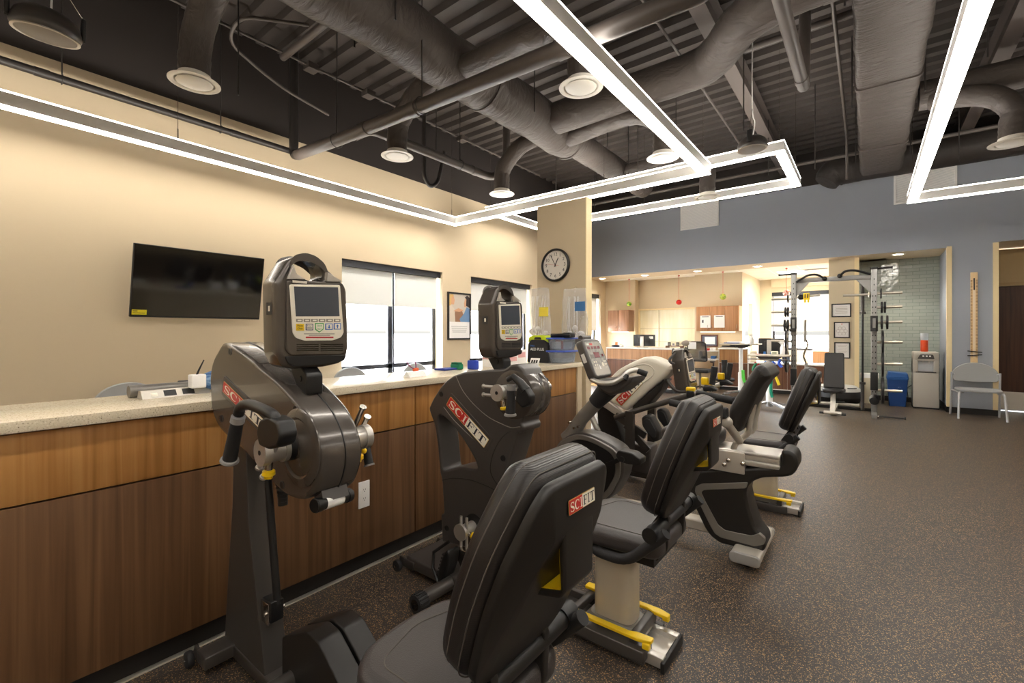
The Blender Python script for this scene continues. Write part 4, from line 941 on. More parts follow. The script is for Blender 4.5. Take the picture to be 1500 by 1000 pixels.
# foot plates and links
for (pts, yy) in (([(943, 610), (949, 606), (956, 608), (969, 632), (968, 644), (960, 645), (944, 622)], 3.88), ([(964, 600), (970, 596), (977, 600), (986, 622), (981, 632), (966, 612)], 4.3)):
    b = mb(M_SHELL); q2 = rounded(xz(pts, yy), .02, 4); b.side(q2, yy-.06, yy+.06, .015); b.use(M_RUB)
    mx = sum(p[0] for p in q2)/len(q2); mz = sum(p[1] for p in q2)/len(q2); b.side([(mx+(x-mx)*.72, mz+(z-mz)*.72) for x, z in q2], yy-.07, yy-.05, .004); b.build('foot_plate', None, D)
for (u0, u1, yy) in (((902, 608), (946, 638), 3.95), ((917, 622), (950, 660), 3.97), ((908, 640), (960, 672), 4.2)):
    mb(M_STEELP).bar(at(*u0, Y=yy), at(*u1, Y=yy), .03, .06).build('link_bar', None, D)
b = mb(M_GUND); b.rbox((-2.05, YD4-.05, .03), (-.6, YD4+.05, .1), .008).rbox((-1.9, YD4-.3, .02), (-1.8, YD4+.3, .08), .01).rbox((-1.75, YD4-.1, .08), (-1.55, YD4+.1, .35), .02); b.build('floor_frame', None, D)
seat(D, .2, YD4); seat_base(D, .25, YD4); reg(D)
# ---------------------------------------------------------------- long counter in front of the windows
CE = 3.97; CS = -3.9                      # far end, end behind the camera
def cabinet_front(y0, y1, label):
    t = thing('counter_unit', label, 'counter', (-2.3, (y0+y1)/2, 0), 'wood fronted units of the long counter')
    mb(M_WOODU).rbox((-2.312, y0+.004, .79), (-2.288, y1-.004, 1.034), .0012, 2).build('upper_panel', None, t)
    mb(M_WOODL).rbox((-2.312, y0+.004, .105), (-2.288, y1-.004, .783), .0012, 2).build('lower_panel', None, t)
    mb(M_BLK).box((-2.40, y0, .1), (-2.312, y1, 1.04)).build('carcass', None, t)
    return t
cabinet_front(-3.9, -.13, 'wood fronted counter unit at the photo\'s left edge, nearest the camera')
cabinet_front(-.13, 1.92, 'wood fronted counter unit behind the first arm cycle, with the power outlet')
cabinet_front(1.92, CE, 'wood fronted counter unit at the far end, behind the second machine')
o = mb(M_QUARTZ).rbox((-2.79, CS, 1.041), (-2.258, CE+.1, 1.082), .003, 2).build('countertop')
tag(o, 'long cream speckled quartz countertop running along the wood fronted counter', 'countertop')
o = mb(M_WALL).box((-2.79, CS, 0), (-2.70, CE+.09, 1.04)).box((-2.70, CE+.002, 0), (-2.275, CE+.09, 1.04)).build('counter_half_wall'); o['kind'] = 'structure'
o = mb(M_BASE).box((-2.40, CS, 0), (-2.335, CE, .105)).build('baseboard_counter'); struct(o)
o = mb(mat('aluminium strip', (205, 198, 186), .4, metal=.4)).box((-2.335, CS, 0), (-2.308, CE, .005)).build('trim_5'); struct(o)
# outlet
t = thing('power_outlet', 'white double power outlet on the lower wood panel of the counter', 'outlet', (-2.285, 1.54, .45))
mb(M_WHITE).rbox((-2.288, 1.505, .375), (-2.281, 1.577, .525), .002).build('cover_plate', None, t)
b = mb(M_WHITE)
for z in (.425, .475): b.front(rounded([(1.527, z-.017), (1.555, z-.017), (1.555, z+.017), (1.527, z+.017)], .008, 4), -2.283, -2.2795, .0008)
b.use(M_BLK)
for z in (.425, .475):
    for y in (1.535, 1.547): b.box((-2.2797, y-.001, z), (-2.2792, y+.001, z+.008))
    b.cyl((-2.2797, 1.541, z-.007), (-2.2792, 1.541, z-.007), .0025, n=8)
b.build('socket', None, t)
# wing wall with clock
o = struct(mb(M_WALL).box((-2.90, 4.17, 0), (-2.29, 4.28, 2.78)).build('wall_wing'))
o = struct(mb(M_TRIM).box((-2.292, 4.165, 1.08), (-2.284, 4.285, 2.782)).build('wing_bright_face'))  # thin skin: brightness of the narrow wing face put into a lighter colour
cc_ = at(815, 388.5, Y=4.17)
t = thing('wall_clock', 'round black rimmed wall clock with white face on the cream column', 'clock', (cc_.x, 4.17, cc_.z))
def dsk(b, r, y0, y1): b.cyl((cc_.x, y0, cc_.z), (cc_.x, y1, cc_.z), r, n=56)
b = mb(M_BLK); b.lathe((cc_.x, 4.17, cc_.z), [(.165, 0), (.177, -.01), (.178, -.03), (.168, -.042), (.157, -.038), (.155, -.02)], (0, 1, 0), 56, caps=False); b.build('rim', None, t)
b = mb(mat('clock face', (228, 222, 214), .5)); dsk(b, .157, 4.15, 4.168); fcl = b.build('face', None, t)
b = mb(M_BLK)
Mf = plane_m((cc_.x, 4.149, cc_.z), (1, 0, 0), (0, 0, 1))
for h in range(1, 13):
    a = PI/2-h*PI/6; b.text(str(h), .05, Mf @ Matrix.Translation((.117*math.cos(a), .117*math.sin(a), 0)), .0004)
for k in range(60):
    a = k*PI/30; p = Mf @ Vector((.146*math.cos(a), .146*math.sin(a), 0)); b.box((p.x-.0012, 4.1485, p.z-.0012), (p.x+.0012, 4.1495, p.z+.0012))
b.build('numerals', None, fcl)
def hand(name, ang_deg, l, w, m, back=.02):
    a = R(90-ang_deg); d = Vector((math.cos(a), 0, math.sin(a))); c = Vector((cc_.x, 4.145, cc_.z)); mb(m).bar(c-d*back, c+d*l, .002, w, up=(d.z, 0, -d.x)).build(name, None, t)
hand('minute_hand', -28, .125, .006, M_BLK); hand('hour_hand', 27, .085, .008, M_BLK); hand('second_hand', -80, .12, .002, M_RED, .045)
# television on a tilting arm
tl, tr, br_, bl = at(196, 357, X=-5.68), at(388, 377.5, X=-5.68), at(379.5, 467.5, X=-5.80), at(190, 464.5, X=-5.80)
t = thing('television', 'black flat wall television tilted forward, yellow sticker in its corner', 'television', (-5.9, 1.85, 1.9))
cx_ = (tl+tr+br_+bl)/4; yd = ((tl+tr)/2-(bl+br_)/2); H2 = yd.length; yd.normalize(); xd = Vector((0, 1, 0)); W2 = ((tr-tl).length+(br_-bl).length)/2
Mt = plane_m(cx_, xd, yd)
mb(M_BLK).plate(rounded([(-W2/2, -H2/2), (W2/2, -H2/2), (W2/2, H2/2), (-W2/2, H2/2)], .006), -.035, 0, .004, M=Mt).build('case', None, t)
mb(M_GLOSSB).plate([(-W2/2+.008, -H2/2+.016), (W2/2-.008, -H2/2+.016), (W2/2-.008, H2/2-.008), (-W2/2+.008, H2/2-.008)], -.001, .0012, .0004, M=Mt).build('screen', None, t)
b = mb(mat('yellow sticker', (236, 222, 30), .5)); b.plate([(-W2/2+.015, -H2/2+.025), (-W2/2+.135, -H2/2+.025), (-W2/2+.135, -H2/2+.075), (-W2/2+.015, -H2/2+.075)], .001, .002, .0002, M=Mt)
b.use(M_BLK).plate([(-W2/2+.022, -H2/2+.058), (-W2/2+.06, -H2/2+.058), (-W2/2+.06, -H2/2+.066), (-W2/2+.022, -H2/2+.066)], .0015, .0024, .0002, M=Mt).plate([(-W2/2+.022, -H2/2+.04), (-W2/2+.12, -H2/2+.04), (-W2/2+.12, -H2/2+.045), (-W2/2+.022, -H2/2+.045)], .0015, .0024, .0002, M=Mt).build('sticker', None, t)
b = mb(M_BLK); p = Mt @ Vector((0, 0, -.04)); b.bar(p, (-6.0, p.y, p.z+.02), .12, .1).box((-6.0, p.y-.15, p.z-.15), (-5.985, p.y+.15, p.z+.18)).build('wall_mount', None, t)
# framed poster between the windows
pa, pb_ = at(655, 427, X=-6.0), at(688.5, 497, X=-6.0)
t = thing('framed_poster', 'black framed photo poster of two women talking, between the windows', 'picture', (-6.0, (pa.y+pb_.y)/2, (pa.z+pb_.z)/2))
y0, y1, z0, z1 = pa.y, pb_.y, pb_.z, pa.z
b = mb(M_BLK); b.front([(y0, z0), (y1, z0), (y1, z1), (y0, z1)], -6.0, -5.97, .002, [[(y0+.03, z0+.03), (y1-.03, z0+.03), (y1-.03, z1-.03), (y0+.03, z1-.03)]]).build('frame', None, t)
zz = z0+(z1-z0)*.38
b = mb(M_WHITE).box((-5.995, y0+.03, z0+.03), (-5.985, y1-.03, zz)).use(mat('poster backdrop', (206, 196, 184), .5)).box((-5.995, y0+.03, zz), (-5.985, y1-.03, z1-.03))
w_ = y1-y0-.06; h_ = z1-.03-zz
def pp(pts): return [(y0+.03+a*w_, zz+c*h_) for a, c in pts]
def fig(m, pts, x=-5.9845, r=.012): b.use(m).front(rounded(pp(pts), r, 3), -5.986, x, .0003)
fig(mat('poster brown', (150, 110, 84), .5), [(.2, .0), (.8, .0), (.62, .42), (.3, .42)])
fig(mat('poster beige shirt', (216, 206, 190), .5), [(.0, .0), (.3, .0), (.26, .45), (.14, .58), (.0, .6)], -5.9842)
fig(mat('poster blue shirt', (104, 140, 180), .5), [(.55, .0), (1, .0), (1, .5), (.85, .55), (.72, .3), (.5, .1)], -5.9842)
fig(mat('poster skin', (214, 164, 128), .5), [(.1, .62), (.24, .62), (.27, .78), (.22, .92), (.1, .92)], -5.984); fig(MATS['poster skin'], [(.74, .55), (.86, .55), (.88, .86), (.78, .86), (.72, .68)], -5.984)
fig(MATS['poster skin'], [(.2, .38), (.45, .5), (.7, .42), (.5, .36)], -5.984)
fig(mat('poster blond hair', (216, 178, 110), .5), [(.0, .55), (.1, .6), (.12, .86), (.24, .94), (.16, .99), (.0, .97)], -5.9836); fig(mat('poster dark hair', (44, 32, 30), .5), [(.82, .6), (1, .52), (1, .9), (.88, .98), (.76, .9), (.84, .84)], -5.9836)
b.use(mat('pale print', (190, 190, 190), .6))
for k in range(4): b.box((-5.9848, y0+.09+k*.01, zz-.09-k*.035), (-5.9843, y1-.09-k*.012, zz-.078-k*.035))
b.build('print', None, t)
# things on the counter
ZC = 1.082
def on(x, y, Z=ZC): return at(x, y, Z=Z)
t = thing('power_strip', 'silver desk power strip with black sockets near the counter\'s left end', 'power strip', (-2.56, .7, ZC))
M = Matrix.Translation((-2.585, .71, ZC)) @ Matrix.Rotation(R(6), 4, 'Z')
b = mb(M_SILV); b.M = M; b.side([(-.03, 0), (.03, 0), (.008, .035), (-.016, .035)], -.13, .15, .002).build('housing', None, t)
b = mb(M_BLK); b.M = M
for y in (-.02, .055): b.add([(.0275, y-.025, .006), (.0275, y+.025, .006), (.011, y+.025, .031), (.011, y-.025, .031)], [(0, 1, 2, 3)])
b.use(M_CREAM).add([(.0275, -.095, .008), (.0275, -.07, .008), (.016, -.07, .024), (.016, -.095, .024)], [(0, 1, 2, 3)])
b.build('socket', None, t)
t = thing('phone_charger', 'white cube charger with a black cable end, plugged onto the power strip', 'charger', (-2.57, .80, ZC+.03))
mb(M_WHITE).rbox((-2.60, .772, ZC+.03), (-2.545, .835, ZC+.095), .006).build('charger_body', None, t)
mb(M_BLK).tube([(-2.57, .80, ZC+.09), (-2.565, .81, ZC+.12), (-2.55, .825, ZC+.165)], [.005, .004, .0025], 8).build('cable_end', None, t)
b = mb(M_SILVD); b.M = Matrix.Translation((-2.66, .66, ZC+.028)) @ Matrix.Rotation(R(2), 4, 'Z'); b.tube([(0, -.1, 0), (0, .16, 0)], .028, 20)
b.use(M_BLK).rbox((-.04, .1, .0), (.0, .2, .032), .006)
o = b.build('foil_cutter'); tag(o, 'grey metal cylinder lying on the counter behind the power strip', 'cylinder')
blue = ramp_mat('blue marbled cloth', 'noise', 14, [(.35, (30, 62, 110)), (.5, (70, 112, 164)), (.66, (140, 172, 206))], rough=.7, distort=2)
b = mb(blue); b.ball((-2.60, .97, ZC+.058), (.09, .155, .06), 28)
o = b.build('ice_pack'); tag(o, 'blue marbled cold pack bulging on the counter beside the arm cycle', 'cold pack')
M = Matrix.Translation(on(608, 551)) @ Matrix.Rotation(R(5), 4, 'Z')
b = mb(M_WHITE); b.M = M; b.side([(-.035, 0), (.035, 0), (.004, .035), (-.004, .035)], -.08, .08, .001)
tag(b.build('tent_card'), 'small white tent card standing on the counter before the big window', 'sign')
M = Matrix.Translation(on(604, 546)+Vector((0, 0, .055)))
b = mb(mat('purple cord', (130, 40, 90), .6)); b.M = M; b.tube(smooth_path([(0, .03, -.03), (.0, -.015, -.01), (0, -.05, .03), (0, -.04, .065), (0, -.0, .06), (0, .03, .02), (0, .035, -.03)], 5), .004, 6)
b.use(mat('orange toy', (220, 96, 50), .5)); b.rbox((-.012, .01, -.052), (.012, .055, -.02), .006)
tag(b.build('key_loop'), 'purple cord loop with an orange tag behind the white tent card', 'key cord')
for (x0, x1, y_, h_, m, nm, lb) in ((672, 694, 541.5, .045, mat('green fabric', (30, 130, 90), .7), 'gait_belt', 'folded green fabric belt on the counter left of the blue box'), (697, 715, 541.5, .075, mat('blue plastic box', (40, 70, 190), .4), 'band_box', 'small blue plastic box on the counter left of the second console')):
    a, c = on(x0, y_), on(x1, y_+.3); b = mb(m); b.rbox((a.x-.1, a.y, ZC), (a.x, c.y, ZC+h_), .012)
    if 'belt' in nm:
        for k in range(3): b.rbox((a.x-.09, a.y+.004, ZC+h_+k*.004-.008), (a.x-.01, c.y-.01, ZC+h_+.004+k*.004), .003)
    else: b.use(M_BLK).rbox((a.x-.09, a.y+.02, ZC+h_), (a.x-.02, c.y-.02, ZC+h_+.012), .004)
    tag(b.build(nm), lb, 'belt' if 'belt' in nm else 'box')
a = on(662, 542); tag(mb(mat('blue mat', (40, 60, 150), .6)).rbox((a.x-.12, a.y-.08, ZC), (a.x, a.y+.12, ZC+.014), .005).build('therapy_putty_mat'), 'flat blue pad lying on the counter left of the green belt', 'pad')
# cartons behind the second console
cartons = [(-2.66, -2.55, 2.98, 3.12, .12, 'small white carton on the counter just right of the second console stem'), (-2.54, -2.43, 3.05, 3.2, .1, 'small white carton printed pink, in front of the black medical bag'), (-2.60, -2.50, 3.26, 3.42, .14, 'taller white carton beside the black medical bag')]
for (x0, x1, y0, y1, h, lb) in cartons:
    b = mb(M_WHITE).rbox((x0, y0, ZC), (x1, y1, ZC+h), .002, 2); b.use(mat('pink print', (222, 170, 170), .6)).box((x0+.01, y0-.0012, ZC+h*.55), (x1-.01, y0, ZC+h*.9)).box((x1, y0+.01, ZC+h*.5), (x1+.001, y1-.02, ZC+h*.85))
    tag(b.build('carton'), lb, 'box', 'white cartons on the counter')
a = on(787, 534); b = mb(M_WHITE); b.M = Matrix.Translation((-2.42, 3.42, ZC)) @ Matrix.Rotation(R(-25), 4, 'X'); b.rbox((-.05, 0, 0), (.05, .006, .07), .002)
b.use(M_BLK)
for k in range(3): b.box((-.036+k*.026, -.001, .02), (-.018+k*.026, 0, .05))
tag(b.build('date_block'), 'little white slanted card with three black squares, before the black medical bag', 'sign')
# black medical bag with lime top
p0, p1 = at(771.5, 541, Y=3.72), at(803.5, 541, Y=3.72); xb0, xb1 = p0.x, p1.x; zt = at(787, 499, Y=3.72).z
t = thing('medical_bag', 'black padded rescue bag with lime green top below the clock', 'bag', ((xb0+xb1)/2, 3.8, ZC))
mb(mat('black nylon', (28, 28, 31), .7, bump='noise', bscale=200, bstr=.1)).side(rounded([(xb0, ZC), (xb1, ZC), (xb1-.012, zt-.03), (xb1-.045, zt+.01), (xb0+.045, zt+.01), (xb0+.012, zt-.03)], .02), 3.72, 3.87, .012).build('body', None, t)
mb(mat('lime plastic', (200, 220, 40), .4)).side(rounded([(xb0+.01, zt-.02), (xb0+.055, zt+.006), (xb1-.055, zt+.006), (xb1-.01, zt-.02), (xb1-.02, zt+.035), (xb1-.075, zt+.055), (xb0+.075, zt+.055), (xb0+.02, zt+.035)], .012), 3.728, 3.862, .01).build('lime_top', None, t)
xm = (xb0+xb1)/2; b = mb(M_BLK); b.side(rounded([(xm-.045, zt+.012), (xm+.045, zt+.012), (xm+.035, zt+.036), (xm-.035, zt+.036)], .012), 3.722, 3.73, .002).build('handle_slot', None, t)
b = mb(M_WHITE); b.text('AED PLUS', .04, plane_m((xm-.0, 3.7135, zt-.085), (1, 0, 0), (0, 0, 1)), .0004, sx=.95); b.use(MATS['blue key']).text('ZOLL', .022, plane_m((xm-.055, 3.7135, zt-.05), (1, 0, 0), (0, 0, 1)), .0004); b.build('lettering', None, t)
# clear tubs with blue lids
M_TUB = mat('clear tub plastic', (205, 212, 222), .12, trans=.75, spec=.5); M_TUB.node_tree.nodes['Principled BSDF'].inputs['IOR'].default_value = 1.1
M_LID = mat('blue lid', (60, 90, 190), .4)
x0, x1 = at(800, 520, Y=3.72).x, -2.275
for i, (z, lb) in enumerate(((ZC, 'clear plastic tub with blue lid, the lower of the two'), (ZC+.125, 'clear plastic tub with blue lid full of papers, stacked on top'))):
    t = thing('storage_tub', lb, 'storage box', ((x0+x1)/2, 3.85, z), 'clear tubs on the counter')
    def ring(e, zz): return [(x, y, zz) for x, y in rounded([(x0+e, 3.72+e), (x1-e, 3.72+e), (x1-e, 3.98-e), (x0+e, 3.98-e)], .02, 4)]
    b = mb(M_TUB); b.loft([ring(.022, z+.002), ring(.008, z+.11)]); b.loft([ring(.03, z+.008), ring(.014, z+.1)]); b.build('tub', None, t)
    mb(M_LID).rbox((x0-.002, 3.716, z+.108), (x1+.003, 3.984, z+.124), .005).build('lid', None, t)
    b = mb(mat('tub contents', (196, 196, 200), .7)).rbox((x0+.04, 3.76, z+.012), (x1-.05, 3.94, z+.05+i*.035), .01)
    if i: b.use(M_LBL).box((x0+.09, 3.752, z+.02), (x1-.06, 3.758, z+.098)).use(mat('red print', (200, 60, 60), .6)).box((x0+.09, 3.75, z+.088), (x1-.06, 3.753, z+.098)).box((x1-.055, 3.752, z+.015), (x1-.035, 3.758, z+.095))
    b.build('contents', None, t)
zt2 = ZC+.249
b = mb(M_BLK).rbox((x0+.02, 3.76, zt2), (x0+.15, 3.9, zt2+.04), .01).rbox((x0+.15, 3.77, zt2), (x0+.24, 3.88, zt2+.05), .015).tube(smooth_path([(x0+.05, 3.75, zt2+.02), (x0+.15, 3.745, zt2+.03), (x0+.25, 3.76, zt2+.02)], 4), .012, 8)
tag(b.build('black_pouch'), 'black zip pouch lying on the upper clear tub', 'pouch')
b = mb(M_WHITE).cyl((x0+.06, 3.735, zt2-.115), (x0+.15, 3.735, zt2-.115), .012, n=14)
# hanging bags of tubing on the column
M_BAG = mat('clear crinkled bag', (246, 246, 248), .12, alpha=.27, spec=.6, bump='noise', bscale=28, bstr=.9)
rnd = random.Random(3)
def hanging_bag(px0, px1, py0, py1, lb, patch, mp):
    a, c = at(px0, py0, Y=4.12), at(px1, py1, Y=4.12)
    t = thing('hanging_bag', lb, 'bag', ((a.x+c.x)/2, 4.14, c.z), 'clear bags hanging on the clock column')
    rings = []; W = c.x-a.x; Hh = a.z-c.z; xm = (a.x+c.x)/2; n = 22
    for k in range(9):
        f = k/8; w = W*(.40+.09*f if k < 8 else .40); d = .01+.04*math.sin(PI*min(f*.8+.05, 1)); 
        rings.append([(xm+math.cos(q*2*PI/n)*w*(1+.07*rnd.uniform(-1, 1)), 4.12+math.sin(q*2*PI/n)*d*(1+.3*rnd.uniform(-1, 1)), a.z-Hh*f+.006*rnd.uniform(-1, 1)) for q in range(n)])
    mb(M_BAG).loft(rings, caps=True).build('bag', None, t)
    b = mb(mat('white tubing', (240, 236, 230), .5))
    for k in range(9):
        x = xm+W*rnd.uniform(-.28, .28); b.tube(smooth_path([(x, 4.12, a.z-.08), (x+.02*rnd.uniform(-1, 1), 4.115, (a.z+c.z)/2), (x+.03*rnd.uniform(-1, 1), 4.13, c.z+.08)], 4), .004, 6)
    for k in range(9): b.ball((xm+W*rnd.uniform(-.3, .3), 4.12, c.z+.05+.14*rnd.random()), (.035, .02, .03), 10)
    b.build('contents', None, t)
    q0, q1 = at(*patch[:2], Y=4.065), at(*patch[2:], Y=4.065); mb(mp).box((q0.x, 4.064, q1.z), (q1.x, 4.066, q0.z)).build('label_patch', None, t)
    mb(M_CHROME).tube([(xm, 4.168, a.z+.02), (xm, 4.14, a.z+.02), (xm, 4.13, a.z-.01)], .003, 6).build('hook', None, t)
hanging_bag(770, 808, 424, 506, 'clear bag of tubing with a yellow label, left of the other', (790, 450, 803, 463), mat('yellow bag label', (246, 226, 70), .5))
hanging_bag(822, 862, 424, 506, 'clear bag of tubing with a blue label, at the column edge', (842, 442, 857, 455), mat('blue bag label', (60, 120, 180), .5))
# waiting-room chairs, the same model as the one by the blue wall
M_FAB = mat('light grey fabric', (158, 160, 160), .85, bump='noise', bscale=300, bstr=.06)
def wait_chair(name, label):
    t = thing(name, label, 'chair', (0, 0, 0), 'grey waiting chairs')
    b = mb(M_FAB); b.plate(rounded([(-.24, -.21), (.24, -.21), (.27, .1), (.25, .2), (-.25, .2), (-.27, .1)], .09, 6), .43, .475, .018, res=4, M=Matrix.Identity(4)); 
    b.build('seat', None, t)
    rings = []; arc = rounded([(-.26, .575), (0, .56), (.26, .575), (.29, .64)]+[(.29*math.cos(a), .64+.245*math.sin(a)) for a in [PI*k/12 for k in range(1, 12)]]+[(-.29, .64)], .03, 3)
    f = lambda x, z, o: (x, .235+.10*(z-.57)-.25*(x*x)*.6+o, z)
    b = mb(M_FAB); mx, mz = 0, .72
    b.loft([[f(x*.97, mz+(z-mz)*.95, -.02) for x, z in arc], [f(x, z, -.01) for x, z in arc], [f(x, z, .01) for x, z in arc], [f(x*.97, mz+(z-mz)*.95, .02) for x, z in arc]]); b.build('backrest', None, t)
    Mleg = mat('silver chair tube', (190, 192, 196), .35, metal=.5)
    for s in (-1, 1):
        mb(Mleg).tube(fillet([(s*.2, -.1, .418), (s*.255, -.17, .418), (s*.275, -.23, 0)], .06), 0.0155, 12).build('leg', None, t)
        mb(Mleg).tube(fillet([(s*.285, .20, .72), (s*.285, .22, .4), (s*.29, .27, 0)], .06), .0145, 12).build('leg', None, t)
        mb(Mleg).tube([(s*.285, .215, .425), (s*.26, -.14, .417)], .011, 10).tube([(s*.285, .2, .70), (s*.25, .22, .69)], .01, 8).build('side_tube', None, t)
    return t
ch = wait_chair('waiting_chair', 'light grey waiting chair with silver legs by the blue wall at right')
reg(ch); ch.location = (1.41, 10.42, 0); ch.rotation_euler = (0, 0, R(3))
dup(ch, (-5.55, 1.22, 0), R(-90+180), 'grey waiting chair below the television, only its top showing over the counter')
dup(ch, (-5.6, 3.72, 0), R(90), 'grey waiting chair under the big window, left of the other, top only')
dup(ch, (-5.6, 4.9, 0), R(90), 'grey waiting chair under the big window, behind the white tent card, top only')
# ---------------------------------------------------------------- office beyond the blue soffit
M_OAK = wood('light oak flooring', (186, 140, 92), (206, 160, 108), (220, 178, 126))
struct(mb(M_OAK).box((-5.9, 10.7, 0), (-2.9, 14.4, .004)).build('floor_office'))
def unit(x0, x1, y, zt, split, label, side_white=None, kick=True, mu=None, ml=None, dp=.6):
    t = thing('reception_counter', label, 'counter', ((x0+x1)/2, y+.3, 0), 'office counters')
    mb(M_BASE).box((x0+.01, y+.04, 0), (x1-.01, y+dp, .1)).build('plinth', None, t)
    b = mb(M_WHITE).box((x0, y+.02, .1), (x1, y+dp, zt-.03)).box((x0-.012, y-.005, .1), (x0, y+dp, zt)).box((x1, y-.005, .1), (x1+.012, y+dp, zt)).box((x0-.012, y-.006, .085), (x1+.012, y+.02, .1)); b.build('carcass', None, t)
    n = max(1, round((x1-x0)/.72)); w = (x1-x0)/n
    for k in range(n):
        a, c = x0+k*w+.004, x0+(k+1)*w-.004
        if split: mb(mu or M_WOODL2).box((a, y, split+.004), (c, y+.02, zt-.035)).build('upper_panel', None, t)
        mb(ml or M_WOODL3).box((a, y, .104), (c, y+.02, split-.004 if split else zt-.035)).build('lower_panel', None, t)
    mb(M_WHITE).rbox((x0-.02, y-.02, zt-.03), (x1+(.02 if x1 < -2 else 0), y+dp+(.02 if dp > .5 else 0), zt), .004).build('worktop', None, t)
    return t
M_WOODL2 = wood('tan walnut laminate', (150, 106, 68), (172, 126, 84), (190, 144, 98))
M_WOODL3 = wood('dark walnut laminate', (88, 58, 46), (112, 76, 58), (130, 92, 70))
unit(-5.12, -3.41, 10.4, 1.02, .73, 'left reception counter with white top and walnut panels')
unit(-2.84, -2.22, 11.8, 1.01, .66, 'tall reception counter behind the two standing tables', dp=.29)
unit(-2.19, -.64, 11.8, .69, 0, 'lower walnut counter carrying the right computer monitor')
for a in (1,):
    t = unit(-1.0, -.63, 12.6, .98, .62, 'wood counter below the far window, behind the weight rack')
# wall cabinets
M_CAB = wood('grey brown laminate', (120, 88, 66), (142, 104, 80), (158, 120, 94)); M_CAB2 = wood('warm brown laminate', (150, 104, 66), (168, 120, 80), (182, 134, 92))
def wallcab(x0, x1, z0, z1, n, m, label, yb=YC, d=.36):
    t = thing('wall_cabinet', label, 'cabinet', ((x0+x1)/2, yb, z0), 'office wall cabinets')
    mb(m).box((x0, yb-d+.02, z0), (x1, yb, z1)).build('body', None, t); w = (x1-x0)/n
    for k in range(n):
        dr = mb(m).rbox((x0+k*w+.003, yb-d, z0+.003), (x0+(k+1)*w-.003, yb-d+.018, z1-.003), .001, 2).build('door', None, t)
        hx = x0+(k+1)*w-.05 if k % 2 == 0 else x0+k*w+.05
        mb(M_CHROME).tube([(hx, yb-d, z0+.05), (hx, yb-d-.025, z0+.06), (hx, yb-d-.025, z0+.14), (hx, yb-d, z0+.15)], .006, 8).build('handle', None, dr)
    return t
WC1 = wallcab(-5.75, -5.14, 1.41, 2.0, 2, M_CAB, 'grey brown two-door wall cabinet at the far left of the office')
WC2 = wallcab(-3.36, -2.39, 1.42, 2.02, 3, M_CAB2, 'warm brown three-door wall cabinet with two notices')
for k, (xa, xb, lb) in enumerate(((-3.30, -3.02, 'white notice on the wall cabinet, the left of two'), (-2.98, -2.7, 'white notice with a dark block, on the wall cabinet'))):
    b = mb(M_LBL).box((xa+.04, 11.728, 1.5), (xb-.0, 11.732, 1.8)).use(mat('dark print', (70, 70, 76), .6)).box((xa+.08, 11.726, 1.76), (xb-.04, 11.7285, 1.775))
    if k == 0: b.box((xa+.08, 11.726, 1.62), (xa+.12, 11.7285, 1.69))
    tag(b.build('notice'), lb, 'notice')
for (x0, x1, t) in ((-5.7, -5.2, WC1), (-3.3, -2.5, WC2)):
    k = mb(M_WHITE).box((x0, 11.86, 1.395), (x1, 11.94, 1.412)).build('strip_lamp', None, t); mb(emit('strip lamp', (255, 236, 200), 6)).box((x0+.01, 11.87, 1.39), (x1-.01, 11.93, 1.3955)).build('lens', None, k)
# downlights in the soffit
for i, (x, y, lb) in enumerate(((-5.7, 11.3, 'recessed ceiling spot nearest the clock column'), (-4.50, 11.3, 'recessed ceiling spot above the left computer monitor'), (-3.20, 11.3, 'recessed ceiling spot above the red bauble'), (-1.92, 11.3, 'recessed ceiling spot above the standing tables'), (.45, 11.2, 'recessed ceiling spot over the green tiled alcove'))):
    t = thing('ceiling_spot', lb, 'ceiling light', (x, y, 2.85), 'recessed ceiling spots')
    mb(M_WHITE).lathe((x, y, 2.85), [(.105, .0), (.105, -.006), (.085, -.008), (.08, -.002)], n=28).build('trim_ring', None, t)
    mb(emit('spot lens', (255, 238, 206), 16)).cyl((x, y, 2.849), (x, y, 2.845), .07, n=24).build('lens', None, t)
    L_ = bpy.data.lights.new('spot', 'SPOT'); L_.energy = 26 if i < 4 else 60; L_.color = (1, .92, .78); L_.spot_size = R(110); L_.spot_blend = .8; L_.shadow_soft_size = .06
    lo = bpy.data.objects.new('spot', L_); C.objects.link(lo); lo.location = (x, y, 2.83)
# bright ceiling panel and vents in the office ceiling
t = thing('ceiling_panel_light', 'bright square ceiling panel light in the office', 'ceiling light', (-1.45, 12.95, 2.85))
mb(M_WHITE).box((-1.75, 12.55, 2.84), (-1.15, 13.4, 2.851)).build('frame', None, t); mb(emit('panel lens', (255, 250, 238), 4)).box((-1.72, 12.58, 2.836), (-1.18, 13.37, 2.841)).build('lens', None, t)
for (x, y, lb) in ((-1.0, 12.6, 'slotted ceiling vent right of the bright ceiling panel'),):
    t = thing('ceiling_vent', lb, 'vent', (x, y, 2.85)); mb(M_SILV).box((x-.3, y-.08, 2.842), (x+.3, y+.08, 2.851)).build('frame', None, t)
    for k in range(3): mb(M_BLK).box((x-.28, y-.06+k*.045, 2.839), (x+.28, y-.045+k*.045, 2.843)).build('slot', None, t)
L_ = bpy.data.lights.new('panel', 'AREA'); L_.energy = 26; L_.shape = 'RECTANGLE'; L_.size = .54; L_.size_y = .78; L_.color = (1, .96, .88)
lo = bpy.data.objects.new('panel', L_); C.objects.link(lo); lo.location = (-1.45, 12.97, 2.83)
for (x, y) in ((-4.4, 12.9 if False else 11.95), (-3.0, 11.85)): pass
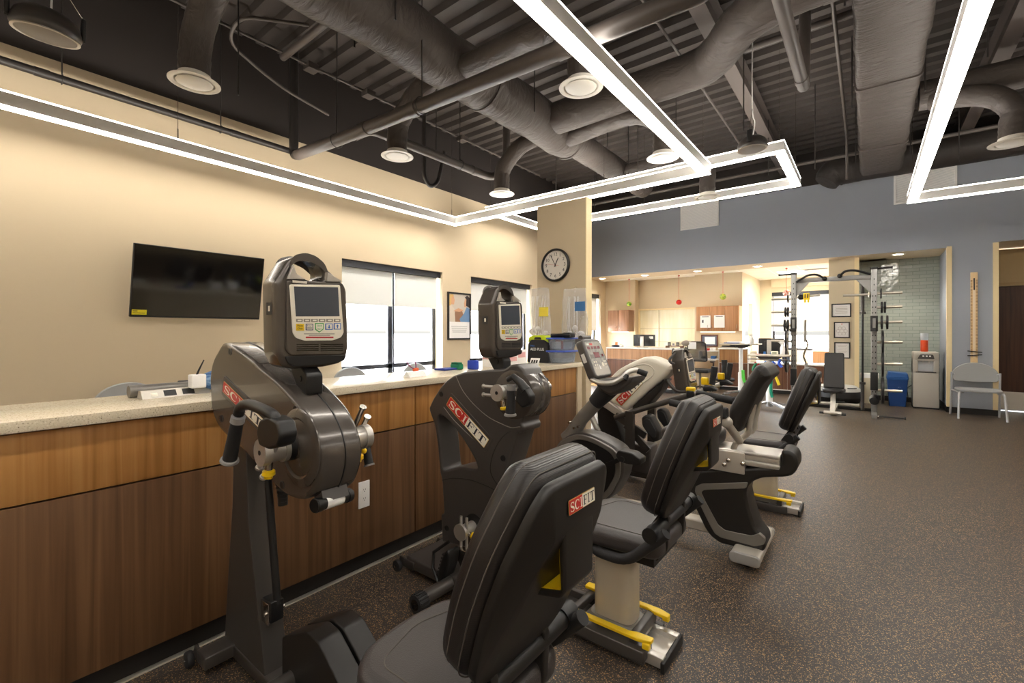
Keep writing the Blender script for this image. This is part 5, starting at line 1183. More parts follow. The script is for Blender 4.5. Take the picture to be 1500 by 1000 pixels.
# hanging baubles
def bauble(px, py, r, Y, lb, cols, metal=.6):
    c = at(px, py, Y=Y); t = thing('hanging_bauble', lb, 'ornament', c, 'baubles hanging from the office ceiling')
    m = ramp_mat('bauble %d' % px, 'voronoi' if len(cols) > 2 else 'noise', 22, [(.3, cols[0]), (.6, cols[1])] if len(cols) == 2 else [(.25, cols[0]), (.5, cols[1]), (.75, cols[2])], rough=.2, distort=1.5, coat=.5)
    b = mb(m); b.ball(c, r, 28)
    b.build('ball', None, t); mb(M_GOLD).cyl(c+Vector((0, 0, r*.97)), c+Vector((0, 0, r*1.15)), r*.18, n=12).build('cap', None, t)
    mb(M_RED).cyl(c+Vector((0, 0, r*1.1)), (c.x, c.y, 2.849), .004, n=6).ball((c.x, c.y, 2.82), (.025, .01, .015), 8).build('ribbon', None, t)
bauble(921.5, 445, .066, 12.0 if False else 11.7, 'green and gold patterned bauble, leftmost of the hanging ones', [(30, 90, 30), (190, 200, 60), (110, 170, 50)])
bauble(994.5, 442.5, .068, 11.7, 'red and gold bauble hanging above the counter', [(150, 10, 16), (220, 60, 50), (190, 20, 24)])
bauble(1059, 434.5, .072, 11.62, 'striped green bauble hanging before the brown cabinet', [(50, 120, 30), (200, 206, 70)])
bauble(1152, 429, .07, 11.9, 'white and red striped bauble hanging by the weight rack', [(240, 236, 228), (206, 90, 60)])
# monitors
def monitor(x0, x1, z0, z1, Y, zb, lb, glare=None):
    t = thing('computer_monitor', lb, 'monitor', ((x0+x1)/2, Y, zb), 'computer monitors seen from behind')
    mb(M_BLK).rbox((x0, Y-.02, z0), (x1, Y+.02, z1), .008).rbox((x0+.12, Y-.035, z0+.08), (x1-.12, Y-.018, z1-.08), .01).build('case', None, t)
    xm = (x0+x1)/2-.03; mb(M_SILV).rbox((xm-.05, Y-.06, zb+.01), (xm+.04, Y-.036, z1-.04), .006).rbox((xm-.11, Y-.13, zb), (xm+.11, Y+.06, zb+.015), .005).build('stand', None, t)
    mb(M_LBL).box((x1-.14, Y-.0215, z1-.1), (x1-.04, Y-.0195, z1-.04)).build('sticker', None, t)
    return t
monitor(-4.56, -4.02, 1.05, 1.33, 10.72, 1.02, 'black monitor seen from behind on the left reception counter')
monitor(-2.02, -1.50, .86, 1.25, 12.0, .69, 'black monitor seen from behind on the low counter, by the weight rack')
# clutter on the reception counter
tag(mb(mat('orange card', (226, 110, 60), .6)).side([(-5.07, 1.02), (-4.97, 1.02), (-4.99, 1.14), (-5.06, 1.14)], 10.74, 10.745, .001).use(M_LBL).box((-4.99, 10.738, 1.03), (-4.93, 10.742, 1.12)).build('greeting_card'), 'orange and white card standing at the left end of the counter', 'card')
tag(mb(mat('navy cloth', (36, 40, 56), .7)).ball((-4.98, 10.6, 1.045), (.12, .06, .03), 14).use(M_LBL).ball((-4.82, 10.6, 1.045), (.05, .05, .035), 12).build('folded_scarf'), 'small dark bundle lying on the left reception counter', 'bundle')
t = thing('desk_shelf', 'small brown riser with framed snapshots behind the left counter', 'shelf', (-3.62, 10.85, 1.02))
mb(M_WOODL3).box((-3.78, 10.75, 1.05), (-3.42, 10.98, 1.07)).box((-3.78, 10.75, 1.02), (-3.76, 10.98, 1.05)).box((-3.44, 10.75, 1.02), (-3.42, 10.98, 1.05)).build('riser', None, t)
for k in range(3):
    tt = mb(M_WHITE if k == 1 else M_BLK).box((-3.76+k*.1, 10.85, 1.071), (-3.69+k*.1, 10.86, 1.15-(k % 2)*.02)).use(M_SILVD).box((-3.75+k*.1, 10.848, 1.08), (-3.70+k*.1, 10.85, 1.13)); tag(tt.build('snapshot_frame'), ['black snapshot frame, left on the brown riser', 'white snapshot frame, middle on the brown riser', 'black snapshot frame, right on the brown riser'][k], 'picture')
b = mb(mat('grey cap', (150, 140, 128), .6)); b.ball((-3.36, 10.95, 1.13), (.11, .09, .07), 16).box((-3.52, 10.88, 1.1), (-3.36, 11.0, 1.115)); tag(b.build('cap'), 'grey cap sitting behind the counter before the pale blind', 'cap')
tag(mb(M_WHITE).box((-3.3, 10.9, 1.0), (-3.12, 10.905, 1.16)).build('paper_sheet'), 'white sheet of paper standing behind the mesh chair', 'paper')
# office chair and desk between the counters
t = thing('office_chair', 'black mesh office chair between the two reception counters', 'chair', (-3.1, 11.1, 0))
b = mb(M_BLK); rim = rounded([(-3.36, .72), (-2.92, .72), (-2.95, 1.12), (-3.02, 1.16), (-3.28, 1.16), (-3.35, 1.12)], .05, 5); b.tube([(x, 11.05, z) for x, z in rim], .018, 8, closed=True).build('back_frame', None, t)
mb(mat('black mesh', (40, 42, 44), .6, alpha=.6)).side(rim, 11.045, 11.055, .002).build('mesh_back', None, t)
mb(M_RUB).rbox((-3.38, 11.05, .44), (-2.9, 11.52, .52), .03).build('seat', None, t)
for s in (-1, 1): mb(M_GUND).tube(fillet([(-3.14+s*.27, 11.35, .5), (-3.14+s*.3, 11.3, .68), (-3.14+s*.3, 11.15, .7)], .05), .018, 8).rbox((-3.14+s*.3-.03, 11.08, .69), (-3.14+s*.3+.03, 11.34, .72), .01).build('armrest', None, t)
mb(M_SILVD).cyl((-3.14, 11.28, .1), (-3.14, 11.28, .45), .028, n=14).build('gas_column', None, t)
for k in range(5):
    a = k*2*PI/5; e = Vector((-3.14+.28*math.cos(a), 11.28+.28*math.sin(a), .06)); mb(M_BLK).bar((-3.14, 11.28, .1), e, .04, .03).ball((e.x, e.y, .028), .028, 10).build('base_leg', None, t)
t = thing('office_desk', 'white desk behind the black mesh chair, boxes on its shelf', 'desk', (-3.0, 11.75, 0))
mb(M_WHITE).box((-3.5, 11.6, .71), (-2.88, 12.05, .74)).box((-3.5, 11.62, 0), (-3.47, 12.0, .71)).build('top', None, t)
mb(M_WHITE).box((-3.3, 11.72, .92), (-2.88, 12.0, .94)).box((-3.3, 11.72, .74), (-3.28, 12.0, .92)).build('shelf', None, t)
rb = random.Random(5)
cols = [(200, 60, 50), (240, 236, 230), (40, 40, 44), (60, 110, 170), (240, 200, 70), (150, 150, 150)]
spots_ = [(-3.12, .94, 'red box lying on the desk shelf by the mesh chair', 'box'), (-3.0, .94, 'white box on the desk shelf, right of the red one', 'box'), (-3.2, .74, 'black tray on the white desk under the shelf', 'tray'), (-2.98, .74, 'blue folder stack on the white desk under the shelf', 'folder')]
for k, (x, z, lb, ct) in enumerate(spots_): tag(mb(mat('office item %d' % k, cols[k], .6)).rbox((x-.045, 11.76, z), (x+.045, 11.95, z+.05+.02*(k % 2)), .004).build(ct), lb, ct)
t = thing('framed_certificate', 'brown framed certificate leaning at the back of the desk', 'picture', (-3.1, 12.05, 1.05))
b = mb(mat('dark red wood', (90, 44, 34), .4)); b.side([(-3.33, 1.03), (-2.93, 1.03), (-2.93, 1.33), (-3.33, 1.33)], 12.04, 12.07, .003, [[(-3.3, 1.06), (-2.96, 1.06), (-2.96, 1.3), (-3.3, 1.3)]]).build('frame', None, t)
mb(mat('slate mat', (90, 106, 130), .6)).box((-3.3, 12.055, 1.06), (-2.96, 12.06, 1.3)).use(M_WHITE).box((-3.24, 12.05, 1.09), (-3.0, 12.055, 1.27)).build('print', None, t)
# drawers and bottles on the low counter
t = thing('drawer_tower', 'beige plastic drawer tower on the low counter', 'drawers', (-2.1, 11.9, .69))
mat('beige plastic', (222, 212, 190), .5)
b = mb(MATS['beige plastic']); b.box((-2.17, 11.86, .692), (-2.04, 12.08, .95)); b.build('case', None, t)
for k in range(4): mb(MATS['beige plastic']).rbox((-2.165, 11.845, .70+k*.06), (-2.045, 11.865, .752+k*.06), .003).build('drawer', None, t)
def bottle(x, y, z, h, lb, m=None, trig=True):
    t = thing('spray_bottle', lb, 'bottle', (x, y, z), 'white spray bottles')
    mb(m or M_WHITE).lathe((x, y, z), [(.035, 0), (.04, .01), (.04, h*.5), (.022, h*.72), (.014, h*.78), (.014, h*.82)], n=18).build('bottle', None, t)
    mb(M_WHITE).rbox((x-.05, y-.012, z+h*.82), (x+.025, y+.012, z+h*.98), .005).rbox((x-.03, y-.006, z+h*.7), (x-.02, y+.006, z+h*.85), .002).build('trigger_head', None, t)
# standing tables
def stand_table(x, y, z, w, d, lb, px=0):
    t = thing('standing_table', lb, 'table', (x, y, 0), 'height adjustable standing tables')
    mb(mat('pale laminate top', (206, 198, 184), .4)).rbox((x-w/2, y-d/2, z-.03), (x+w/2, y+d/2, z), .01).build('table_top', None, t)
    b = mb(M_GUND); b.side(rounded([(x-.22, z-.03), (x+.22, z-.03), (x+.1, z-.1), (x-.1, z-.1)], .03), y-.1, y+.1, .005).build('bracket', None, t)
    mb(M_WHITE).cyl((x, y, z-.1), (x, y, .5), .04, n=24).cyl((x, y, .52), (x, y, .08), .055, n=24).build('column', None, t)
    for s in (-1, 1):
        for q in (-1, 1):
            leg = mb(mat('chrome foot', (200, 204, 210), .25, metal=.8)); leg.bar((x, y, .13), (x+s*.3, y+q*.22, .06), .06, .035); lg = leg.build('leg', None, t)
            mb(M_BLK).ball((x+s*.3, y+q*.22, .03), .03, 10).build('caster', None, lg)
    mb(MATS['chrome foot']).cyl((x, y, .05), (x, y, .14), .06, n=20).build('foot_hub', None, t)
    return t
T1 = stand_table(-2.16, 10.8, 1.15, .74, .5, 'standing table in front of the tall reception counter, farther of the two')
T2 = stand_table(-1.40, 9.34, .985, .66, .36, 'standing table with elastic bands hanging from it, by the weight rack')
mb(M_SILVD).rbox((-1.73, 9.18, .89), (-1.09, 9.5, .905), .004).build('lower_shelf', None, T2)
for k in range(2): mb(mat('clear blue cup', (170, 190, 214), .3)).lathe((-1.17+k*.07, 9.3, .84), [(.02, 0), (.028, .12), (.0285, .125)], n=14).build('cup_holder', None, T2)
tag(mb(M_SILVD).rbox((-2.52, 10.58, 1.06), (-2.2, 10.9, 1.075), .004).use(M_BLK).rbox((-2.5, 10.6, 1.076), (-2.24, 10.85, 1.1), .004).build('keyboard_tray'), 'dark tray hanging left under the farther standing table', 'tray')
b = mb(mat('blue folder', (50, 100, 190), .5)).rbox((-2.46, 10.62, 1.151), (-2.2, 10.9, 1.165), .002).use(M_WHITE).rbox((-2.4, 10.64, 1.166), (-2.12, 10.88, 1.19), .002); tag(b.build('folder_pile'), 'blue and white folders on the farther standing table', 'folder')
bottle(-1.93, 10.7, 1.151, .2, 'white spray bottle on the farther standing table')
bottle(-1.20, 9.4, .986, .24, 'white spray bottle on the standing table nearer the weight rack')
tag(mb(M_CREAM).rbox((-1.38, 9.38, .986), (-1.27, 9.44, 1.045), .008).use(mat('display grey green', (150, 156, 130), .4)).box((-1.36, 9.378, 1.0), (-1.29, 9.381, 1.03)).build('timer'), 'small cream timer on the nearer standing table', 'timer')
tag(mb(mat('pink pad', (240, 140, 160), .6)).rbox((-1.62, 9.3, .986), (-1.54, 9.4, .992), .002).build('sticky_notes'), 'pink note pad on the nearer standing table', 'notes')
for k, (x, lb) in enumerate(((-1.56, 'blue beaded tree ornament left of the right monitor stand'), (-1.36, 'blue beaded tree ornament right of the right monitor stand'))):
    b = mb(mat('blue beads', (50, 120, 190), .3)); xx, yy = at(1120 if k == 0 else 1130, 510, Y=11.86).x, 11.86
    for j in range(7):
        for q in range(5-j//2): a = q*2*PI/(5-j//2)+j; b.ball((xx+(.05-.006*j)*math.cos(a), yy+(.05-.006*j)*math.sin(a), .72+j*.035), .014, 8)
    b.cyl((xx, yy, .69), (xx, yy, .94), .006, n=8); tag(b.build('bead_tree'), lb, 'ornament', 'blue beaded trees')
# elastic bands hanging from the nearer table
def band(pts, m, w, nm, lb, Y=9.2):
    b = mb(m)
    P_ = [at(x, y, Y=Y) for x, y in pts]; P_ = smooth_path(P_, 5)
    for dy in (0, .03): b.tube([p+Vector((0, dy, 0)) for p in P_], w, 6)
    tag(b.build(nm), lb, 'exercise band', 'elastic bands hung on the standing table')
for i, (pts, c_, w, lb) in enumerate((([(1130, 553), (1129, 570), (1131, 582)], (30, 150, 120), .022, 'long teal exercise band hanging from the nearer standing table'), ([(1134, 548), (1138, 556), (1141, 564)], (236, 210, 40), .022, 'yellow exercise band hanging on the nearer table column'), ([(1134, 530), (1133, 536), (1136, 541)], (40, 80, 190), .024, 'blue exercise band bunched under the nearer table top, left one'), ([(1143, 526), (1141, 532), (1145, 538)], (46, 90, 210), .026, 'blue exercise band bunched under the nearer table top, right one'), ([(1108, 532), (1104, 538), (1103, 543)], (30, 130, 90), .024, 'green exercise band hanging at the table\'s left edge'), ([(1106, 530), (1108, 534), (1112, 533)], (190, 30, 50), .014, 'red exercise band loop beside the green one'), ([(1088, 542), (1089, 554), (1091, 560)], (90, 210, 70), .028, 'bright green exercise band hanging by the farther table column'))):
    band(pts, mat('band %d' % i, c_, .5), w, 'exercise_band', lb, 9.2 if i != 6 else 10.74)

# ---------------------------------------------------------------- weight rack
YR = 9.75; XA, XB = -1.066, .085
M_RACK = mat('silver rack steel', (150, 150, 148), .35, metal=.6); M_IRON = mat('black iron', (34, 34, 36), .45, metal=.2)
t = thing('weight_rack', 'tall silver squat rack with pull-up bar and weight pegs', 'weight rack', (-.49, YR, 0))
for x, s in ((XA, -1), (XB, 1)):
    u = mb(M_RACK).rbox((x-.04, YR-.04, .05), (x+.04, YR+.04, 2.44), .006).build('upright', None, t)
    b = mb(M_BLK)
    for k in range(22):
        z = .3+k*.094
        for dx in ((-.018, .018) if k < 19 else (0,)): b.box((x+dx-.006, YR-.0425, z-.012), (x+dx+.006, YR-.039, z+.012))
        b.box((x+.0385, YR-.006, z-.008), (x+.0425, YR+.006, z+.008))
    b.build('hole_row', None, u)
    mb(M_RACK).rbox((x-.035, YR-.42, .0), (x+.035, YR+.5, .06), .006).build('floor_foot', None, t)
    mb(M_BLK).rbox((x-.05, YR-.06, 1.40), (x+.05, YR-.035, 1.66), .004).rbox((x-.05, YR-.16, 1.40), (x+.05, YR-.05, 1.45), .004).use(M_RACK).box((x-.02, YR-.062, 1.46), (x+.02, YR-.059, 1.62)).build('bar_catch', None, t)
    mb(M_BLK).rbox((x-.05, YR-.07, .42), (x+.05, YR-.035, .72), .004).build('lower_catch', None, t)
    mb(M_RACK).side([(x-s*.04, 2.28), (x-s*.24, 2.28), (x-s*.04, 2.04)], YR-.02, YR+.02, .002).build('gusset', None, t)
    mb(M_BLK).box((x-.05, YR-.05, 2.44), (x+.05, YR+.05, 2.47)).cyl((x, YR, 2.45), (x+s*.24, YR-.02, 2.45), .017, n=12).cyl((x+s*.225, YR-.02, 2.45), (x+s*.24, YR-.02, 2.45), .022, n=12).build('top_handle', None, t)
mb(M_RACK).rbox((XA+.04, YR-.03, 2.28), (XB-.04, YR+.03, 2.36), .004).build('cross_bar', None, t)
for s, (a, c) in ((-1, (XA+.05, -.6)), (1, (-.38, XB-.05))):
    b = mb(M_BLK); pts = [(a, YR-.05, 2.3), (a+.18, YR-.16, 2.40), (c-.1, YR-.18, 2.40), (c, YR-.06, 2.33)] if s < 0 else [(a, YR-.06, 2.36), (a+.08, YR-.18, 2.43), (c-.2, YR-.16, 2.43), (c, YR-.05, 2.36)]
    b.tube(fillet(pts, .08), .019, 12); e = pts[3] if s < 0 else pts[0]; b.ball(e, .04, 12); b.build('pull_up_grip', None, t)
b = mb(M_BLK).rbox((XA-.03, YR+.4, .0), (XB+.03, YR+.46, .05), .004).build('rear_beam', None, t)
pegs = [(1, 2.03), (1, 1.80), (1, 1.55), (1, 1.22), (1, .86), (1, .42)]; pegl = [(1, 2.0), (1, 1.76), (1, 1.51), (1, 1.22), (1, .86)]
M_PEG = mat('satin peg steel', (206, 200, 186), .3, metal=.9)
plates = {2.03: [(.085, .02, .05)], 1.80: [(.095, .03, .06), (.095, .03, .1)], 1.55: [(.115, .03, .06), (.115, .03, .13)], 1.22: [(.2, .035, .07)], .86: [(.215, .035, .07)], .42: [(.22, .04, .07)], 2.0: [(.075, .02, .05)], 1.76: [(.09, .025, .05), (.09, .025, .09)], 1.51: [(.11, .03, .05), (.11, .03, .1)]}
def disc_plate(x, y, z, r, w, lb):
    o = mb(M_IRON); o.lathe((x-w/2, y, z), [(.026, 0), (r*.3, 0), (r*.34, w*.2), (r*.82, w*.22), (r*.88, 0), (r, w*.1), (r, w*.9), (r*.88, w), (r*.82, w*.78), (r*.34, w*.8), (r*.3, w), (.026, w)], (1, 0, 0), 36)
    tag(o.build('weight_plate'), lb, 'weight plate', 'weight plates on the rack')
nmz = {2.03: 'top', 1.80: 'second', 1.55: 'third', 1.22: 'fourth', .86: 'fifth', .42: 'bottom', 2.0: 'top', 1.76: 'second', 1.51: 'third'}
for (x, s, lst, sd) in ((XB, 1, pegs, 'right'), (XA, -1, pegl, 'left')):
    for _, z in lst:
        mb(M_PEG).cyl((x+s*.04, YR-.01, z), (x+s*.36, YR-.02, z+.005), .022, n=16).build('weight_peg', None, t)
        for i, (r, w, o_) in enumerate(plates.get(z, [])):
            big = len(plates[z]) == 1
            disc_plate(x+s*(.04+o_), YR-.01, z, r, w, '%s black plate on the %s peg of the %s rack post%s' % ('large' if r > .15 else 'small', nmz[z], sd, '' if big else (', inner of two' if i == 0 else ', outer of two')))
for x, z in ((XB, 2.02), ): mb(M_PEG).cyl((x-.04, YR, z), (x-.42, YR-.02, z), .022, n=16).lathe((x-.04, YR, z), [(.03, 0), (.05, -.01), (.05, -.03), (.03, -.04)], (1, 0, 0), 16).build('weight_peg', None, t)
mb(M_PEG).cyl((XA+.04, YR, 2.02), (XA+.4, YR-.02, 2.05), .022, n=16).build('weight_peg', None, t)
b = mb(M_BLK).lathe((XA+.07, YR, 2.02), [(.03, 0), (.05, .02), (.045, .08), (.03, .1)], (1, 0, 0), 14).use(M_YEL).rbox((XA+.15, YR-.05, 1.97), (XA+.245, YR+.03, 2.09), .008).rbox((XA+.16, YR-.03, 1.92), (XA+.19, YR, 1.97), .004).rbox((XA+.21, YR-.03, 1.92), (XA+.24, YR, 1.97), .004)
b.use(M_BLK).box((XA+.17, YR-.053, 2.0), (XA+.185, YR-.049, 2.07)).box((XA+.21, YR-.053, 2.0), (XA+.225, YR-.049, 2.07)); tag(b.build('spring_clamp'), 'yellow and black collar clamp on the left post\'s inner peg', 'clamp')
# barbell standing at the right post, bright bar at the left post
t = thing('barbell', 'black barbell standing upright beside the right rack post', 'barbell', (-.09, 10.0, 0))
bx = at(1263.5, 500, Y=10.0).x
mb(M_IRON).cyl((bx, 10.0, .5), (bx, 10.0, 1.7), .016, n=14).build('shaft', None, t)
for z0, z1, zc in ((.04, .5, .50), (1.72, 2.22, 1.72)): mb(M_GUND).cyl((bx, 10.0, z0), (bx, 10.0, z1), .026, n=16).cyl((bx, 10.0, zc-.02), (bx, 10.0, zc+.02), .045, n=16).build('sleeve', None, t)
bx = at(1181, 500, Y=10.05).x
t = thing('curl_bar', 'bright chrome curl bar standing by the left rack post', 'barbell', (bx, 10.05, 0))
mb(M_CHROME).tube(smooth_path([(bx, 10.05, .05), (bx, 10.05, .75), (bx-.04, 10.03, .95), (bx+.02, 10.05, 1.15), (bx-.02, 10.05, 1.3)], 5), .016, 12).build('shaft', None, t)
mb(M_SILV).cyl((bx, 10.05, .05), (bx, 10.05, .82), .027, n=14).cyl((bx-.02, 10.05, 1.2), (bx-.02, 10.05, 1.62), .026, n=14).build('sleeve', None, t)
# roller cylinder at the right foot
tag(mb(M_IRON).lathe((XB, YR-.1, .27), [(.02, -.08), (.065, -.07), (.07, 0), (.065, .07), (.02, .08)], (0, 1, .3), 20).build('belt_squat_roller'), 'black roller drum at the foot of the right rack post', 'roller')
tag(mb(M_BLK).cyl((XB+.05, 9.5, .02), (XB+.38, 9.45, .03), .012, n=10).cyl((XB+.37, 9.45, .03), (XB+.39, 9.45, .03), .02, n=10).use(M_CHROME).cyl((XB+.0, 9.51, .02), (XB+.06, 9.5, .02), .014, n=10).build('safety_pin'), 'thin black pin bar on the floor at the right rack foot', 'pin bar')
# weight bench
t = thing('weight_bench', 'adjustable black weight bench, its back pad upright inside the rack', 'weight bench', (-.46, 9.6, 0))
Mb_ = Matrix.Translation((-.46, 9.62, .42)) @ Matrix.Rotation(R(-14), 4, 'X')
b = mb(M_VINYL); b.M = Mb_; b.plate(rounded([(-.15, 0), (.15, 0), (.14, .62), (-.14, .62)], .03, 4), -.035, .035, .015, M=Matrix(((1, 0, 0, 0), (0, 0, -1, 0), (0, 1, 0, 0), (0, 0, 0, 1)))).build('back_pad', None, t)
b = mb(M_VINYL); b.plate(rounded([(-.6, 9.28), (-.32, 9.28), (-.29, 9.6), (-.63, 9.6)], .04, 4), .37, .43, .02).build('seat_pad', None, t)
b = mb(M_SILV).bar((-.46, 9.24, .05), (-.46, 9.5, .36), .07, .06).bar((-.46, 9.24, .05), (-.46, 10.4, .05), .07, .07).cyl((-.58, 9.22, .05), (-.34, 9.22, .05), .03, n=14).cyl((-.8, 10.42, .05), (-.12, 10.42, .05), .032, n=14).build('frame', None, t)
mb(M_BLK).cyl((-.64, 9.22, .04), (-.58, 9.22, .04), .02, n=12).build('foot_cap', None, t); mb(M_BLK).cyl((-.34, 9.22, .04), (-.28, 9.22, .04), .02, n=12).build('foot_cap', None, t)
mb(M_BLK).cyl((-.46, 9.42, .2), (-.3, 9.42, .22), .013, n=10).build('lever', None, t)
# balance dome
t = thing('balance_ball', 'black and grey half ball trainer lying behind the weight bench', 'exercise ball', (-.46, 10.79, 0))
mb(M_IRON).lathe((-.46, 10.79, 0), [(.2, 0), (.34, .06), (.4, .16), (.38, .27), (.3, .33)], n=40).build('dome', None, t)
mb(mat('light grey platform', (200, 200, 196), .5)).lathe((-.46, 10.79, 0), [(.375, .27), (.36, .31), (.29, .365), (.22, .37), (.01, .37)], n=40).build('platform', None, t)
b = mb(M_BLK)
for s in (-1, 1): b.tube([(-.46+.345*math.cos(a), 10.79+.345*math.sin(a), .345) for a in [-PI/2+s*(.5+k*.06) for k in range(10)]], .008, 6)
b.build('stripe', None, t)
# framed papers on the pier
for (x0, y0, x1, y1, lb) in ((1218, 445, 1247, 464, 'wide black framed certificate, top of three on the pier'), (1221.5, 471.5, 1245, 495, 'black framed diagram sheet, middle of three on the pier'), (1222, 501, 1245.5, 525, 'black framed sheet, lowest of three on the pier')):
    a, c = at(x0, y0, Y=11.19), at(x1, y1, Y=11.19); t = thing('framed_paper', lb, 'picture', ((a.x+c.x)/2, 11.19, c.z), 'framed papers on the pier')
    b = mb(M_BLK); b.side([(a.x, c.z), (c.x, c.z), (c.x, a.z), (a.x, a.z)], 11.175, 11.2, .002, [[(a.x+.02, c.z+.02), (c.x-.02, c.z+.02), (c.x-.02, a.z-.02), (a.x+.02, a.z-.02)]]).build('frame', None, t)
    b = mb(M_LBL).box((a.x+.015, 11.19, c.z+.015), (c.x-.015, 11.196, a.z-.015)); b.use(mat('faint print', (170, 150, 150), .6))
    if 'wide' in lb:
        for k in range(5): b.box((a.x+.06+.01*(k % 2), 11.1885, a.z-.07-k*.03), (c.x-.06, 11.1895, a.z-.062-k*.03))
    else:
        if 'diagram' in lb:
            mx, mz = (a.x+c.x)/2, (a.z+c.z)/2-.02
            for q in range(6): b.tube([(mx+.06*math.cos(q*PI/3)+.03*math.cos(w), 11.1885, mz+.06*math.sin(q*PI/3)+.03*math.sin(w)) for w in [k*PI/6 for k in range(12)]], .002, 4, closed=True)
            b.use(M_RED).box((mx-.01, 11.188, a.z-.05), (mx+.01, 11.1885, a.z-.035))
        else:
            for k in range(6): b.box((a.x+.05+.012*(k % 3), 11.1885, a.z-.06-k*.03), (c.x-.05-.015*(k % 2), 11.1895, a.z-.056-k*.03))
    b.build('print', None, t)
# bins and water cooler in the alcove
t = thing('recycling_bin', 'blue recycling bin with swing lid in the tiled alcove', 'bin', (.44, 11.3, 0))
def frus(b, x, y, w0, d0, z0, w1, d1, z1):
    f = lambda w, d, z: [(x+p[0], y+p[1], z) for p in rounded([(-w/2, -d/2), (w/2, -d/2), (w/2, d/2), (-w/2, d/2)], .02, 3)]
    return b.loft([f(w0, d0, z0), f(w1, d1, z1)])
M_BIN = mat('blue bin plastic', (24, 66, 128), .45)
frus(mb(M_BIN), .44, 11.32, .24, .3, 0, .3, .38, .5).build('bin_body', None, t)
b = mb(mat('light blue bin lid', (44, 92, 156), .45)); frus(b, .44, 11.32, .31, .4, .5, .32, .41, .53); b.side(rounded([(.28, .53), (.6, .53), (.585, .62), (.31, .64)], .01), 11.13, 11.5, .01).build('lid', None, t)
b = mb(M_WHITE); M = plane_m((.44, 11.146, .41), (1, 0, 0), (0, .06, 1))
for k in range(3):
    Q = M @ Matrix.Rotation(k*2*PI/3, 4, 'Z'); stroke(b, [(-.045, -.03), (-.02, -.034), (.012, -.034)], .02, Q, .002); b.add([(.01, -.056, .002), (.01, -.012, .002), (.04, -.034, .002)], [(0, 1, 2)], Q); stroke(b, [(-.045, -.02), (-.056, -.0)], .018, Q, .002)
b.build('recycling_symbol', None, t)
t = thing('waste_bin', 'tall beige bin with white liner behind the barbell', 'bin', (.0, 11.3, 0))
frus(mb(mat('beige bin plastic', (206, 196, 172), .5)), .03, 11.4, .2, .25, 0, .27, .34, .56).build('bin_body', None, t); frus(mb(M_WHITE), .03, 11.4, .28, .35, .5, .285, .355, .575).build('liner', None, t)
t = thing('water_cooler', 'silver grey water dispenser with an orange bottle standing on top', 'water cooler', (.83, 11.3, 0))
M_COOL = mat('silver grey plastic', (184, 178, 168), .4)
xa, xb, ya_ = .655, 1.01, 11.13; z2 = 1.03
b = mb(M_COOL); b.rbox((xa, ya_, .02), (xb, 11.5, .66), .012).rbox((xa, ya_, .86), (xb, 11.5, z2), .02).rbox((xa, ya_+.1, .64), (xb, 11.5, .88), .004).rbox((xa, ya_, .64), (xa+.07, 11.5, .9), .01).rbox((xb-.07, ya_, .64), (xb, 11.5, .9), .01).build('cabinet', None, t)
mb(mat('pale recess', (210, 214, 220), .4)).box((xa+.06, ya_+.095, .67), (xb-.06, ya_+.1, .87)).build('recess', None, t)
b = mb(M_GUND)
b.side(rounded([(xa+.06, .9), (xb-.06, .9), (xb-.08, .985), (xa+.1, .985)], .02), ya_-.006, ya_+.004, .003); b.build('control_panel', None, t)
for k in range(3): mb(M_WHITE).box((xa+.13+k*.045, ya_-.009, .94), (xa+.155+k*.045, ya_-.005, .965)).build('button', None, t)
for k in (0, 1): mb(M_WHITE).cyl((xa+.14+k*.08, ya_+.05, .84), (xa+.14+k*.08, ya_+.05, .9), .012, n=12).build('tap', None, t)
mb(M_GUND).rbox((xa+.04, ya_-.01, .652), (xb-.04, ya_+.09, .668), .003).build('drip_tray', None, t)
mb(M_BLK).box((xa, ya_+.005, 0), (xb, 11.5, .02)).box((xb, ya_+.02, .0), (xb+.004, 11.5, 1.0)).build('base', None, t)
t = thing('cup_bottle', 'orange and clear bottle standing on the water cooler', 'bottle', (.83, 11.3, z2))
cb = at(1354, 500, Y=11.3).x
mb(mat('orange liquid', (236, 84, 34), .3, trans=.2)).lathe((cb, 11.3, z2), [(.05, 0), (.055, .01), (.055, .2), (.05, .21)], n=20).build('label', None, t)
mb(mat('clear bottle', (220, 228, 236), .15, alpha=.6)).lathe((cb, 11.3, z2+.21), [(.05, 0), (.055, .02), (.06, .13)], n=20).build('neck', None, t)
WCT = [o for o in C.objects if o.name == 'water_cooler'][0]
mb(M_BLK).tube(smooth_path([(.66, 11.4, .4), (.6, 11.6, .3), (.62, 11.75, .12), (.6, 11.85, .03), (.62, 11.9, .02)], 5), .006, 6).build('power_cord', None, WCT)
# wooden measuring board on the blue pier
t = thing('reach_board', 'pale wooden board with a peg track, hung on the blue pier above the chair', 'measuring board', (1.41, YB-.02, .9))
M_PINE = mat('pale pine', (238, 208, 156), .5)
p0, p1 = at(1420.5, 399, Y=YB-.02), at(1431, 540, Y=YB-.02); x0, x1, zt, zb_ = p0.x, p1.x+.0, p0.z, .86
x0, x1 = 1.37, 1.455
mb(M_PINE).rbox((x0, YB-.03, zb_), (x1, YB-.006, zt), .002).build('board', None, t)
b = mb(mat('brown notch', (150, 100, 50), .6))
for k in range(58): z = zt-.14-k*.0212; b.box((x0, YB-.0315, z), (x0+.022, YB-.029, z+.009)).box((x1-.022, YB-.0315, z), (x1, YB-.029, z+.009))
b.build('notch_scale', None, t)
b = mb(M_WHITE).box((x0+.032, YB-.034, zb_+.1), (x0+.037, YB-.03, zt-.3)).box((x1-.037, YB-.034, zb_+.1), (x1-.032, YB-.03, zt-.3)).build('white_cord', None, t)
